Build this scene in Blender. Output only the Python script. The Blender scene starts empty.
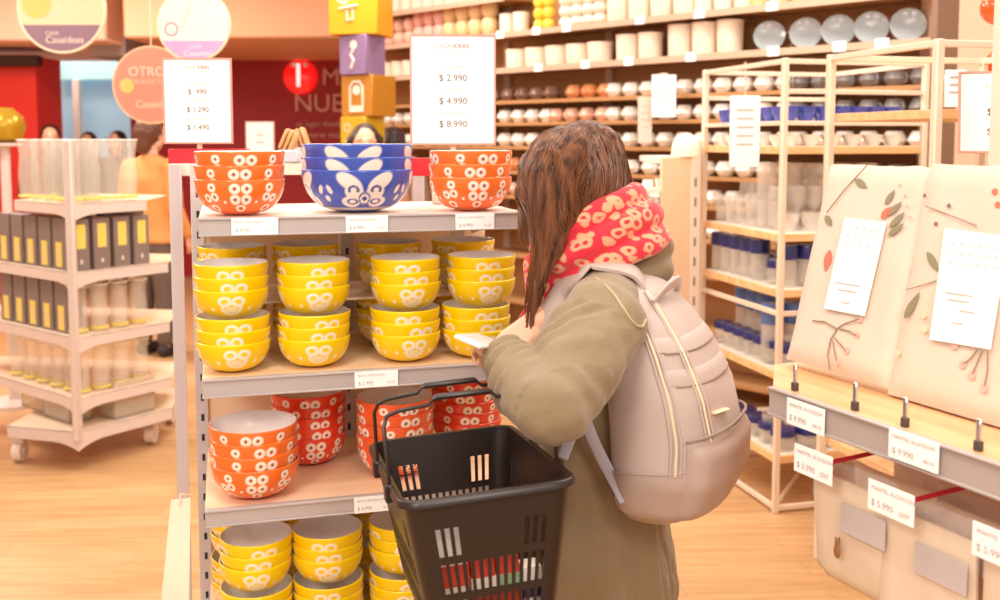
import bpy, bmesh, math, random
from mathutils import Vector, Matrix, noise
random.seed(7)
scene = bpy.context.scene
COL = scene.collection
PI = math.pi

# ------------------------------------------------------------------ camera
# eye at 1.5 m, 36 mm lens on a 36 mm sensor (1000 px focal length), slight downward pitch, lens shifted down
F_PX, CX, CY, HOR, EYE = 1000.0, 500.0, 220.0, 140.0, 1.5
PITCH = math.atan((CY - HOR) / F_PX)
cam_d = bpy.data.cameras.new('camera')
cam = bpy.data.objects.new('camera', cam_d); COL.objects.link(cam)
cam.location = (0, 0, EYE); cam.rotation_euler = (PI / 2 - PITCH, 0, 0)
cam_d.sensor_width = 36.0; cam_d.lens = 36.0; cam_d.shift_y = -(300 - CY) / 1000.0
cam_d.clip_start = 0.05; cam_d.clip_end = 60
cam_d.dof.use_dof = True; cam_d.dof.focus_distance = 1.85; cam_d.dof.aperture_fstop = 4.5
scene.camera = cam

# ------------------------------------------------------------------ world, lamps, exposure
world = bpy.data.worlds.new('world'); scene.world = world; world.use_nodes = True
bg = world.node_tree.nodes['Background']
bg.inputs[0].default_value = (1.0, 0.87, 0.78, 1); bg.inputs[1].default_value = 0.78
vs = scene.view_settings
vs.view_transform = 'Standard'; vs.look = 'None'; vs.gamma = 1.0; vs.use_curve_mapping = False
vs.exposure = 0.05
def area(x, y, z, sx, sy, power, col=(1, .88, .77), rot=(0, 0, 0)):
    d = bpy.data.lights.new('ceiling_and_fill_lamp', 'AREA'); d.shape = 'RECTANGLE'; d.size = sx; d.size_y = sy
    d.energy = power; d.color = col
    o = bpy.data.objects.new('ceiling_and_fill_lamp', d); o.location = (x, y, z); o.rotation_euler = rot; COL.objects.link(o)
# shop ceiling lamps, plus added fill: low pair behind camera, one at the doorway
for ax, ay, pw in ((-1.1, -0.9, 44), (0.9, -0.9, 34), (-0.2, 0.9, 22), (-1.0, 2.3, 22), (1.1, 2.4, 22), (-3.0, 4.2, 40), (-0.6, 4.4, 40), (2.0, 3.6, 30),
                   (-3.4, 7.2, 85), (-0.8, 6.2, 42), (1.0, 4.6, 26), (-4.2, 5.2, 40), (-5.0, 11.4, 26)):
    area(ax, ay, 3.15 if ay > 0 else 2.75, 0.9, 0.5, pw, rot=(0, 0, 0) if ay > 0 else (math.radians(38), 0, 0))

# ------------------------------------------------------------------ measuring helpers (photo ray -> place at a known depth)
SP, CP = math.sin(PITCH), math.cos(PITCH)
def ray(px, py):
    u = (px - CX) / F_PX; v = (CY - py) / F_PX
    return Vector((u, CP + v * SP, -SP + v * CP))
def P(px, py, Y):
    d = ray(px, py); return Vector((0, 0, EYE)) + d * (Y / d.y)
def on_plane(px, py, p0, n):
    d = ray(px, py); o = Vector((0, 0, EYE)); return o + d * ((p0 - o).dot(n) / d.dot(n))
def proj(w):
    q = Vector(w) - Vector((0, 0, EYE)); zc = q.y * CP - q.z * SP
    return CX + F_PX * q.x / zc, CY - F_PX * (q.y * SP + q.z * CP) / zc

# ------------------------------------------------------------------ materials
def lin(c):
    if isinstance(c, str):
        c = tuple(int(c[i:i + 2], 16) / 255 for i in (0, 2, 4))
    return tuple((v / 12.92 if v <= .04045 else ((v + .055) / 1.055) ** 2.4) for v in c) + (1,)
def mat(name, col, rough=.5, metal=0, var=.06, scale=14, bump=0, bscale=60, trans=0, alpha=1, emit=0, ecol=None, spec=.5, sheen=0, stretch=None, coat=0):
    m = bpy.data.materials.new(name); m.use_nodes = True
    nt = m.node_tree; b = nt.nodes['Principled BSDF']
    c = lin(col)
    tc = nt.nodes.new('ShaderNodeTexCoord')
    src = tc.outputs['Object']
    if stretch:
        mp = nt.nodes.new('ShaderNodeMapping'); mp.inputs['Scale'].default_value = stretch
        nt.links.new(src, mp.inputs[0]); src = mp.outputs[0]
    if var > 0:
        nz = nt.nodes.new('ShaderNodeTexNoise'); nz.inputs['Scale'].default_value = scale; nz.inputs['Detail'].default_value = 3
        nt.links.new(src, nz.inputs['Vector'])
        mx = nt.nodes.new('ShaderNodeMix'); mx.data_type = 'RGBA'
        mx.inputs[6].default_value = tuple(max(0, v * (1 - var)) for v in c[:3]) + (1,)
        mx.inputs[7].default_value = tuple(min(1, v * (1 + var)) for v in c[:3]) + (1,)
        nt.links.new(nz.outputs[0], mx.inputs[0]); nt.links.new(mx.outputs[2], b.inputs['Base Color'])
    else:
        b.inputs['Base Color'].default_value = c
    b.inputs['Roughness'].default_value = rough; b.inputs['Metallic'].default_value = metal
    b.inputs['Specular IOR Level'].default_value = spec
    if trans: b.inputs['Transmission Weight'].default_value = trans; b.inputs['IOR'].default_value = 1.35
    if alpha < 1: b.inputs['Alpha'].default_value = alpha
    if sheen: b.inputs['Sheen Weight'].default_value = sheen; b.inputs['Sheen Roughness'].default_value = .5
    if coat: b.inputs['Coat Weight'].default_value = coat; b.inputs['Coat Roughness'].default_value = .08
    if emit: b.inputs['Emission Color'].default_value = lin(ecol or col); b.inputs['Emission Strength'].default_value = emit
    if bump:
        n2 = nt.nodes.new('ShaderNodeTexNoise'); n2.inputs['Scale'].default_value = bscale; n2.inputs['Detail'].default_value = 4
        nt.links.new(src, n2.inputs['Vector'])
        bp = nt.nodes.new('ShaderNodeBump'); bp.inputs['Strength'].default_value = bump; bp.inputs['Distance'].default_value = .01
        nt.links.new(n2.outputs[0], bp.inputs['Height']); nt.links.new(bp.outputs[0], b.inputs['Normal'])
    return m
def nodes_of(m): return m.node_tree, m.node_tree.nodes['Principled BSDF']

def wood_mat(name, c1, c2, scale=(3, 40, 40), rough=.5):
    m = bpy.data.materials.new(name); m.use_nodes = True; nt, b = nodes_of(m)
    tc = nt.nodes.new('ShaderNodeTexCoord'); mp = nt.nodes.new('ShaderNodeMapping'); mp.inputs['Scale'].default_value = scale
    nz = nt.nodes.new('ShaderNodeTexNoise'); nz.inputs['Scale'].default_value = 1.0; nz.inputs['Detail'].default_value = 6
    cr = nt.nodes.new('ShaderNodeValToRGB'); cr.color_ramp.elements[0].color = lin(c1); cr.color_ramp.elements[1].color = lin(c2)
    cr.color_ramp.elements[0].position = .3; cr.color_ramp.elements[1].position = .7
    nt.links.new(tc.outputs['Object'], mp.inputs[0]); nt.links.new(mp.outputs[0], nz.inputs['Vector'])
    nt.links.new(nz.outputs[0], cr.inputs[0]); nt.links.new(cr.outputs[0], b.inputs['Base Color'])
    b.inputs['Roughness'].default_value = rough
    return m

# ------------------------------------------------------------------ mesh builder
class MB:
    def __init__(s): s.bm = bmesh.new(); s.mi = 0
    def _mark(s, faces):
        for f in faces: f.material_index = s.mi
    def box(s, x0, x1, y0, y1, z0, z1, bevel=0, M=None, seg=1):
        vs_ = [s.bm.verts.new((x, y, z)) for z in (z0, z1) for y in (y0, y1) for x in (x0, x1)]
        q = ((0, 2, 3, 1), (4, 5, 7, 6), (0, 1, 5, 4), (1, 3, 7, 5), (3, 2, 6, 7), (2, 0, 4, 6))
        fs = [s.bm.faces.new([vs_[i] for i in f]) for f in q]; s._mark(fs)
        if bevel:
            es = list({e for f in fs for e in f.edges})
            r = bmesh.ops.bevel(s.bm, geom=es, offset=bevel, segments=seg, affect='EDGES', profile=.5)
            s._mark(r['faces']); vs_ = list({v for f in r['faces'] for v in f.verts} | {v for v in vs_ if v.is_valid})
        if M is not None:
            for v in vs_: v.co = M @ v.co
        return s
    def rings(s, rings, close=True, cap0=False, cap1=False):
        R = [[s.bm.verts.new(p) for p in r] for r in rings]; n = len(R[0]); fs = []
        for a, b in zip(R, R[1:]):
            for i in range(n if close else n - 1):
                j = (i + 1) % n
                try: fs.append(s.bm.faces.new((a[i], a[j], b[j], b[i])))
                except ValueError: pass
        if cap0: fs.append(s.bm.faces.new(list(reversed(R[0]))))
        if cap1: fs.append(s.bm.faces.new(R[-1]))
        s._mark(fs); return R
    def tube(s, pts, r, n=8, cap=True, closed=False, flat=1.0, up=None):
        pts = [Vector(p) for p in pts]; m = len(pts)
        rr = r if isinstance(r, (list, tuple)) else [r] * m
        rings = []; prev = None
        for i, p in enumerate(pts):
            if closed: t = pts[(i + 1) % m] - pts[i - 1]
            else: t = pts[min(i + 1, m - 1)] - pts[max(i - 1, 0)]
            if t.length < 1e-9: t = Vector((0, 0, 1))
            t.normalize()
            if up is not None: a = Vector(up) - t * t.dot(Vector(up))
            elif prev is None:
                a = Vector((0, 0, 1)) if abs(t.z) < .9 else Vector((1, 0, 0)); a = a - t * t.dot(a)
            else: a = prev - t * t.dot(prev)
            if a.length < 1e-6: a = Vector((1, 0, 0)) - t * t.x
            a.normalize(); prev = a; b = t.cross(a)
            rings.append([p + (a * math.cos(2 * PI * k / n) * flat + b * math.sin(2 * PI * k / n)) * rr[i] for k in range(n)])
        if closed: s.rings(rings + [rings[0]])
        else: s.rings(rings, cap0=cap, cap1=cap)
        return s
    def lathe(s, prof, n=24, c=(0, 0, 0), M=None):
        rings = []
        for r, z in prof:
            ring = [Vector((max(r, 1e-5) * math.cos(2 * PI * k / n), max(r, 1e-5) * math.sin(2 * PI * k / n), z)) + Vector(c) for k in range(n)]
            rings.append([M @ p for p in ring] if M is not None else ring)
        s.rings(rings, cap0=prof[0][0] > 0 and False, cap1=False); return s
    def prism(s, pts, z0, z1, M=None):
        a = [Vector((p[0], p[1], z0)) for p in pts]; b = [Vector((p[0], p[1], z1)) for p in pts]
        if M is not None: a = [M @ p for p in a]; b = [M @ p for p in b]
        s.rings([a, b], cap0=True, cap1=True); return s
    def sphere(s, c, r, nu=16, nv=10, sc=(1, 1, 1), M=None):
        rings = []
        for j in range(nv + 1):
            t = -PI / 2 + PI * j / nv; rr = max(math.cos(t), 1e-4)
            ring = [Vector((r * sc[0] * rr * math.cos(2 * PI * k / nu), r * sc[1] * rr * math.sin(2 * PI * k / nu), r * sc[2] * math.sin(t))) for k in range(nu)]
            if M is not None: ring = [M @ p for p in ring]
            rings.append([p + Vector(c) for p in ring])
        s.rings(rings, cap0=True, cap1=True); return s
    def quad(s, a, b, c, d):
        s._mark([s.bm.faces.new([s.bm.verts.new(p) for p in (a, b, c, d)])]); return s
    def mesh(s, name, mats, angle=40, merge=False):
        if merge: bmesh.ops.remove_doubles(s.bm, verts=s.bm.verts, dist=1e-5)
        bmesh.ops.recalc_face_normals(s.bm, faces=s.bm.faces)
        me = bpy.data.meshes.new(name); s.bm.to_mesh(me); s.bm.free()
        for m in (mats if isinstance(mats, (list, tuple)) else [mats]): me.materials.append(m)
        me.polygons.foreach_set('use_smooth', [True] * len(me.polygons))
        me.set_sharp_from_angle(angle=math.radians(angle))
        return me
    def obj(s, name, mats, parent=None, angle=40, loc=(0, 0, 0), rz=0):
        return link(name, s.mesh(name, mats, angle), parent, loc, rz)
def link(name, me, parent=None, loc=(0, 0, 0), rz=0):
    o = bpy.data.objects.new(name, me); COL.objects.link(o)
    o.location = loc; o.rotation_euler = (0, 0, rz)
    if parent is not None: o.parent = parent
    return o
def tag(o, label, cat, group=None, kind=None):
    if label: o['label'] = label
    if cat: o['category'] = cat
    if group: o['group'] = group
    if kind: o['kind'] = kind
    return o
def thing(name, label, cat, loc=(0, 0, 0), rz=0, group=None):
    o = bpy.data.objects.new(name, None); COL.objects.link(o); o.empty_display_size = .05
    o.location = loc; o.rotation_euler = (0, 0, rz)
    return tag(o, label, cat, group)
def struct(o): o['kind'] = 'structure'; return o
KIDS = {}
def dup(root, loc, rz=0, label=None, group=None):
    r = root.copy(); COL.objects.link(r); r.location = loc; r.rotation_euler = (root.rotation_euler.x, root.rotation_euler.y, rz)
    if label: r['label'] = label
    if group: r['group'] = group
    for ch in root.children:
        c = ch.copy(); COL.objects.link(c); c.parent = r; c.matrix_parent_inverse = ch.matrix_parent_inverse
        for g in ch.children:
            d = g.copy(); COL.objects.link(d); d.parent = c
    return r
def place(proto, loc, rz=0, label=None, group=None):
    """First use moves the prototype itself, later uses copy it."""
    if not proto.get('_used'):
        proto['_used'] = 1; proto.location = loc; proto.rotation_euler = (proto.rotation_euler.x, proto.rotation_euler.y, rz)
        if label: proto['label'] = label
        if group: proto['group'] = group
        return proto
    return dup(proto, loc, rz, label, group)
def text_mesh(name, body, size, m, parent, loc, rot, depth=.0004, align='CENTER', shear=0, sx=1):
    cu = bpy.data.curves.new(name, 'FONT'); cu.body = body; cu.size = size; cu.extrude = depth; cu.align_x = align; cu.align_y = 'CENTER'; cu.shear = shear
    cu.resolution_u = 3
    t = bpy.data.objects.new(name + '_tmp', cu); COL.objects.link(t)
    dg = bpy.context.evaluated_depsgraph_get()
    me = bpy.data.meshes.new_from_object(t.evaluated_get(dg)); bpy.data.objects.remove(t)
    me.materials.clear(); me.materials.append(m); me.name = name
    if sx != 1:
        for v in me.vertices: v.co.x *= sx
    o = link(name, me, parent); o.location = loc; o.rotation_euler = rot
    return o
def remesh(mb, voxel, smooth=4, fac=.5, disp=None):
    """Fuse overlapping closed pieces of a builder into one continuous skin."""
    bmesh.ops.recalc_face_normals(mb.bm, faces=mb.bm.faces)
    me = bpy.data.meshes.new('tmp'); mb.bm.to_mesh(me); mb.bm.free()
    o = bpy.data.objects.new('tmp', me); COL.objects.link(o)
    md = o.modifiers.new('r', 'REMESH'); md.mode = 'VOXEL'; md.voxel_size = voxel; md.use_smooth_shade = True
    if smooth:
        sm = o.modifiers.new('s', 'SMOOTH'); sm.iterations = smooth; sm.factor = fac
    dg = bpy.context.evaluated_depsgraph_get()
    res = bpy.data.meshes.new_from_object(o.evaluated_get(dg)); bpy.data.objects.remove(o)
    if disp:
        nm = [v.normal.copy() for v in res.vertices]
        for v, n_ in zip(res.vertices, nm): v.co = v.co + n_ * disp(v.co)
    res.polygons.foreach_set('use_smooth', [True] * len(res.polygons))
    return res
def capsule(mb, a, b, ra, rb, n=16):
    """Closed tapered limb piece with round ends, for fusing."""
    a = Vector(a); b = Vector(b); t = (b - a); L = t.length; t.normalize()
    u = Vector((0, 0, 1)) if abs(t.z) < .9 else Vector((1, 0, 0)); u = (u - t * t.dot(u)).normalized(); w = t.cross(u)
    rings = []
    for k in range(6):
        f = -PI / 2 + (PI / 2) * k / 5; rings.append((a + t * ra * math.sin(f), max(ra * math.cos(f), 1e-4)))
    for k in range(6):
        f = (PI / 2) * k / 5; rings.append((b + t * rb * math.sin(f), max(rb * math.cos(f), 1e-4)))
    mb.rings([[p + (u * math.cos(2 * PI * i / n) + w * math.sin(2 * PI * i / n)) * r for i in range(n)] for p, r in rings], cap0=True, cap1=True)
def ell_loft(mb, secs, n=32, e=2.0):
    """secs: (centre, half-vector a, half-vector b) cross-sections -> closed loft; e>2 squares the section."""
    rings = []
    for c, a, b in secs:
        c = Vector(c); a = Vector(a); b = Vector(b); ring = []
        for k in range(n):
            t = 2 * PI * k / n; ct, st = math.cos(t), math.sin(t)
            ring.append(c + a * math.copysign(abs(ct) ** (2 / e), ct) + b * math.copysign(abs(st) ** (2 / e), st))
        rings.append(ring)
    mb.rings(rings, cap0=True, cap1=True)
ORD = ['first', 'second', 'third', 'fourth', 'fifth', 'sixth', 'seventh', 'eighth', 'ninth', 'tenth', 'eleventh', 'twelfth', 'thirteenth',
       'fourteenth', 'fifteenth', 'sixteenth', 'seventeenth', 'eighteenth', 'nineteenth', 'twentieth']
def ordinal(i):
    if i < 20: return ORD[i]
    tens = {2: 'twenty', 3: 'thirty', 4: 'forty', 5: 'fifty'}[(i + 1) // 10]
    u = (i + 1) % 10
    return tens + '-' + ORD[u - 1] if u else {'twenty': 'twentieth', 'thirty': 'thirtieth', 'forty': 'fortieth', 'fifty': 'fiftieth'}[tens]
ROWS = {}      # row key -> (label pattern, [objects]); ordinals are given at the end, left to right among those in view
def reg(key, pattern, o): ROWS.setdefault(key, (pattern, []))[1].append(o)

# ------------------------------------------------------------------ shared palette
M_white = mat('white_card', 'FBF6F0', .6, var=.02)
M_paper = mat('price_paper', 'FFFFFF', .6, var=.01)
M_ink = mat('grey_ink', '6E5F58', .7, var=0)
M_inklight = mat('light_ink', 'B9AAA2', .7, var=0)
M_redink = mat('red_ink', 'D9472E', .6, var=0)
M_red = mat('red_board', 'D3202F', .45, var=.04)
M_lilac = mat('pale_grey_steel', 'C9C0C2', .4, var=.03)
M_dark = mat('slot_dark', '2A2A38', .8, var=0)
M_shelf = mat('shelf_white', 'F3E6DA', .4, var=.03)
M_railgrey = mat('rail_grey', 'BFB4B2', .35, metal=.15, var=.03)
M_wood = wood_mat('pale_oak', 'E0A768', 'F0C48C', (4, 30, 30))
M_cream = mat('cream_metal', 'EBD9C6', .4, var=.03)
M_peach = mat('peach_panel', 'F2D3B4', .55, var=.04)
M_glass = mat('clear_glass', 'FFFAF2', .04, var=0, trans=.92, spec=.6)
M_wplastic = mat('white_ceramic', 'FAF3E8', .25, var=.03, coat=.3)
# ================================================================== the setting
fm = bpy.data.materials.new('plank_floor'); fm.use_nodes = True; nt, b = nodes_of(fm)
tc = nt.nodes.new('ShaderNodeTexCoord'); mp = nt.nodes.new('ShaderNodeMapping'); mp.inputs['Rotation'].default_value = (0, 0, math.radians(-6))
br = nt.nodes.new('ShaderNodeTexBrick'); br.inputs['Scale'].default_value = 1; br.inputs['Brick Width'].default_value = .95; br.inputs['Row Height'].default_value = .115
br.inputs['Mortar Size'].default_value = .0009; br.inputs['Color1'].default_value = lin('D3A878'); br.inputs['Color2'].default_value = lin('C49868'); br.inputs['Mortar'].default_value = lin('AA7E5A')
br.inputs['Bias'].default_value = -.2
mp2 = nt.nodes.new('ShaderNodeMapping'); mp2.inputs['Scale'].default_value = (2.2, 26, 1); mp2.inputs['Rotation'].default_value = (0, 0, math.radians(-6))
nz = nt.nodes.new('ShaderNodeTexNoise'); nz.inputs['Scale'].default_value = 1.3; nz.inputs['Detail'].default_value = 5
mx = nt.nodes.new('ShaderNodeMix'); mx.data_type = 'RGBA'; mx.blend_type = 'MULTIPLY'; mx.inputs[0].default_value = .8
cr = nt.nodes.new('ShaderNodeValToRGB'); cr.color_ramp.elements[0].color = (.72, .66, .6, 1); cr.color_ramp.elements[1].color = (1, 1, 1, 1); cr.color_ramp.elements[0].position = .3; cr.color_ramp.elements[1].position = .65
L = nt.links.new
L(tc.outputs['Object'], mp.inputs[0]); L(mp.outputs[0], br.inputs['Vector']); L(tc.outputs['Object'], mp2.inputs[0]); L(mp2.outputs[0], nz.inputs['Vector'])
L(nz.outputs[0], cr.inputs[0]); L(br.outputs[0], mx.inputs[6]); L(cr.outputs[0], mx.inputs[7]); L(mx.outputs[2], b.inputs['Base Color']); b.inputs['Roughness'].default_value = .38
mb = MB(); mb.box(-7, 5.5, -1.5, 13.2, -.1, 0); struct(mb.obj('floor', fm))

M_redwall = mat('red_wall', 'A8141C', .5, var=.06, scale=3)
M_redbright = mat('red_wall_bright', 'D42A1E', .5, var=.05, scale=3)
M_bulk = mat('peach_bulkhead', 'F0B48E', .7, var=.06, scale=2)
M_ceil = mat('ceiling_peach', 'F6CDB2', .8, var=.04, scale=2)
M_soffit = mat('grey_soffit', 'A59A9C', .7, var=.04)
# far wall: red panel on the right, blue doorway, red pillar on the left
YB = 11.0
mb = MB(); mb.box(P(127, 0, YB).x, P(402, 0, YB).x, YB, YB + .2, 0, 2.62); struct(mb.obj('wall_back', M_redwall))
mb = MB(); mb.box(-7, P(33, 0, 9.5).x, 9.5, 10.04, 0, P(0, 56, 9.5).z); struct(mb.obj('wall_left', M_redbright))
mb = MB(); mb.box(-7, P(36, 0, 9.4).x, 9.38, 9.5, P(0, 66, 9.4).z, P(0, 55, 9.4).z, .01); struct(mb.obj('trim_1', mat('dark_trim', '3A2018', .6)))
# peach bulkheads under the ceiling
mb = MB(); mb.box(P(122, 0, 8.6).x, P(400, 0, 8.6).x, 8.6, 11.2, P(0, 38, 8.6).z, 3.3, .02); struct(mb.obj('ceiling_bulkhead', M_bulk))
mb = MB(); mb.box(-7, P(118, 0, 9.2).x, 8.9, 11.2, P(0, 44, 9.2).z, 3.3, .02); struct(mb.obj('ceiling_bulkhead', M_ceil))
mb = MB(); mb.box(P(96, 0, 9.5).x, P(132, 0, 9.5).x, 9.3, 10.6, P(0, 57, 9.4).z, P(0, 27, 9.4).z, .01); struct(mb.obj('trim_2', M_soffit))
mb = MB(); mb.box(-7, 5.5, 6.8, 13.2, 3.3, 3.4); struct(mb.obj('ceiling', M_ceil))
# doorway glazing to the mall: pale blue daylight
M_bluelit = mat('blue_daylight_glazing', '9CC4DC', .3, var=.05, scale=2, emit=.28, ecol='A8CFE4')
M_bluehead = mat('blue_header', 'A8DDEB', .4, var=.04, emit=.3, ecol='B4E4F0')
M_pole = mat('white_frame', 'E8E2DE', .4, var=.02)
mb = MB(); mb.box(P(55, 0, 12.4).x, P(140, 0, 12.4).x, 12.4, 12.5, 0, 3.0); w = struct(mb.obj('window_1', M_bluelit))
mb = MB(); mb.box(P(55, 0, 12.2).x, P(140, 0, 12.2).x, 12.2, 12.35, P(0, 80, 12.2).z, P(0, 50, 12.2).z, .01); mb.obj('window_header', M_bluehead, w)
mb = MB(); mb.box(P(69, 0, 12.1).x, P(75, 0, 12.1).x, 12.1, 12.2, 0, P(0, 80, 12.2).z, .005); mb.obj('window_frame', M_pole, w)
mb = MB(); mb.box(-7.2, -7, -1.5, 11.2, 0, 3.3); struct(mb.obj('wall_side', M_ceil))
mb = MB(); mb.box(5.4, 5.6, -1.5, 13, 0, 3.3); struct(mb.obj('wall_right', M_peach))
# lettering on the red wall
t = thing('wall_lettering', 'large pale red capitals mounted across the red back wall', 'lettering', (0, YB, 0))
M_letter = mat('faded_letter', 'EDB4AC', .6, var=0)
def wall_text(body, px, py, hpx, parent, align='LEFT'):
    p = P(px, py, YB); text_mesh('letters', body, hpx / 0.72 * YB / 1000, M_letter, parent, (p.x, -.02, p.z), (PI / 2, 0, 0), .012, align)
wall_text('MÁS', 322, 78, 17, t); wall_text('NUESTRA', 294, 104, 18, t); wall_text('un lugar donde', 296, 124, 5.5, t); wall_text('comprar mejor', 300, 135, 5.5, t)
# red disc with the figure 1, both given added glow to look brighter
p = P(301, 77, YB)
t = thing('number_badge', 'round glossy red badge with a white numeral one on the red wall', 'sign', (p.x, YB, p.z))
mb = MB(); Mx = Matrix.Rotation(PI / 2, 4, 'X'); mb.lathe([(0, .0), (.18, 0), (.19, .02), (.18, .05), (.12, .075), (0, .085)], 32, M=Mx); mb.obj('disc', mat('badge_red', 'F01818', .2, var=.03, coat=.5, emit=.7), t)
text_mesh('numeral', '1', .36, mat('brightened_numeral', 'FFFFFF', .4, var=0, emit=.8), t, (-.01, -.1, -.0), (PI / 2, 0, 0), .01)
for dx in (-.07, .07):
    mb = MB(); mb.sphere((dx, -.07, .13), .028, 10, 8); mb.obj('white_dot', M_paper, t)  # pair of white balls near the top of the disc
# ================================================================== bowl gondola
GA = math.radians(15.5)
g0 = P(198, 225, 1.9); G0 = Vector((g0.x, g0.y, 0))
GX = Vector((math.cos(GA), math.sin(GA), 0)); GY = Vector((-math.sin(GA), math.cos(GA), 0))
def gw(lx, ly, z): return G0 + GX * lx + GY * ly + Vector((0, 0, z))
def glx(px, ly, py=300):
    """local x on the gondola where photo column px crosses local depth ly"""
    d = ray(px, py); q = d.x / d.y; c, s = GX.x, GX.y
    return (q * (G0.y + ly * c) - G0.x + ly * s) / (c - q * s)
Z1, Z1b = P(200, 218, 1.9).z, P(200, 237, 1.9).z
Z2, Z2b = P(200, 380, 1.9).z, P(200, 399, 1.9).z
Z3, Z3b = P(205, 511, 1.9).z, P(205, 528, 1.9).z
Z4 = Z3 - .305
GW = glx(527, 0, 225); GD = .43
gon = thing('display_gondola', 'pale grey steel shelving gondola stocked with coloured patterned bowls', 'display shelf', G0, GA)
M_gshelf = mat('gondola_shelf_top', 'F6E3D2', .35, var=.03)
M_oakshelf = wood_mat('gondola_oak', 'F0CBA0', 'F8DEBE', (3, 26, 26), .4)
for i, (zt, zb) in enumerate(((Z1, Z1b), (Z2, Z2b), (Z3, Z3b), (Z4, Z4 - .035))):
    mb = MB(); mb.box(0, GW, .012, GD, zt - .022, zt - .002, .002)
    sh = mb.obj('shelf', M_gshelf if i == 0 else M_oakshelf, gon)
    mb = MB(); mb.box(0, GW, 0, .014, zb, zt, .002); mb.box(0, GW, -.004, 0, zt - .005, zt, .001); mb.box(0, GW, -.004, 0, zb, zb + .004, .001)
    mb.obj('price_rail', M_railgrey, sh)
    for lx in (.01, GW - .014):
        mb = MB(); mb.prism([(.02, zt - .022), (GD, zt - .022), (GD, zt - .085), (.30, zt - .06)], 0, .004, Matrix(((0, 0, 1, lx), (1, 0, 0, 0), (0, 1, 0, 0), (0, 0, 0, 1)))); mb.obj('bracket', M_lilac, sh)
# slotted post at the left end
def slotted_post(lx, ly, w, d, z1, name='slotted_post', slots=True, parent=gon, z0=0):
    mb = MB(); mb.box(lx, lx + w, ly, ly + d, z0, z1, .0015)
    if slots:
        z = z0 + .12; mb.mi = 1
        while z < z1 - .05:
            mb.box(lx + w * .42, lx + w * .66, ly - .0006, ly + .002, z, z + .0165, 0); z += .048
    p_ = mb.obj(name, [M_lilac, M_dark], parent)
    if slots:
        pass
    return p_
pl = glx(193, GD, 300) ; pr = glx(206, GD, 300)
slotted_post(pl, GD, pr - pl, .03, P(197, 164, 2.3).z)
px_ = glx(341, GD, 300); slotted_post(px_, GD, .03, .03, Z1 - .03, 'back_post')
slotted_post(GW - .06, GD, .03, .03, Z1 - .03, 'back_post')
mb = MB(); mb.box(.0, px_ - .002, GD + .012, GD + .024, .1, Z1 - .03, .001); mb.obj('back_panel', M_peach, gon)
mb = MB(); mb.box(px_ + .032, glx(486, GD, 250), GD + .012, GD + .024, .1, Z1 - .03, .001); mb.obj('back_panel', M_peach, gon)
mb = MB(); mb.box(0, GW, .02, GD, 0, .1, .003); mb.obj('plinth', M_lilac, gon)
for zt in (Z2,):
    mb = MB(); mb.box(.01, GW - .01, .168, GD - .01, Z2 + .116, Z2 + .122, .001); mb.obj('riser_board', M_gshelf, gon)
# rear display frame whose plain post shows beside the slotted one
rl, rr = glx(172, .56, 300), glx(184.5, .56, 300)
rear = thing('rear_display_frame', 'plain pale steel post frame standing behind the slotted post', 'display frame', gw(rl, .56, 0), GA)
zr = P(177, 164, 2.44).z
mb = MB(); mb.box(0, rr - rl, 0, .03, 0, zr, .002); mb.obj('post', M_lilac, rear)
mb = MB(); mb.box(-.0, GW - rl - .1, .03, .36, zr - .03, zr, .002); mb.obj('shelf', M_gshelf, rear)
mb = MB(); mb.box(GW - rl - .13, GW - rl - .1, .03, .06, 0, zr - .03, .002); mb.obj('post', M_lilac, rear)
mb = MB(); mb.box(0, GW - rl - .1, .04, .36, 0, .1, .002); mb.obj('plinth', M_lilac, rear)
M_sheet = mat('hanging_sheet', 'FFF3DF', .6, var=.03)
# loose white paper strip hanging at the gondola's left end with its little hook
t = thing('side_sign_strip', 'white paper strip hung low down the end of the gondola', 'sign', gw(-.05, .10, 0), GA)
mb = MB(); zt_, zb_ = P(188, 500, 1.98).z, .35
mb.rings([[(-.018 - .006 * k, .0 + .01 * math.sin(k * 1.3), zt_ - (zt_ - zb_) * k / 8), (.020 - .002 * k, .004, zt_ - (zt_ - zb_) * k / 8), (.020 - .002 * k, .006, zt_ - (zt_ - zb_) * k / 8), (-.018 - .006 * k, .002 + .01 * math.sin(k * 1.3), zt_ - (zt_ - zb_) * k / 8)] for k in range(9)], cap0=True, cap1=True)
mb.obj('strip', M_sheet, t)
mb = MB(); mb.tube([(.02, .02, zt_ + .0), (.0, .0, zt_ + .01), (0, .0, zt_ - .01)], .003); mb.obj('hook', M_cream, t)

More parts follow.
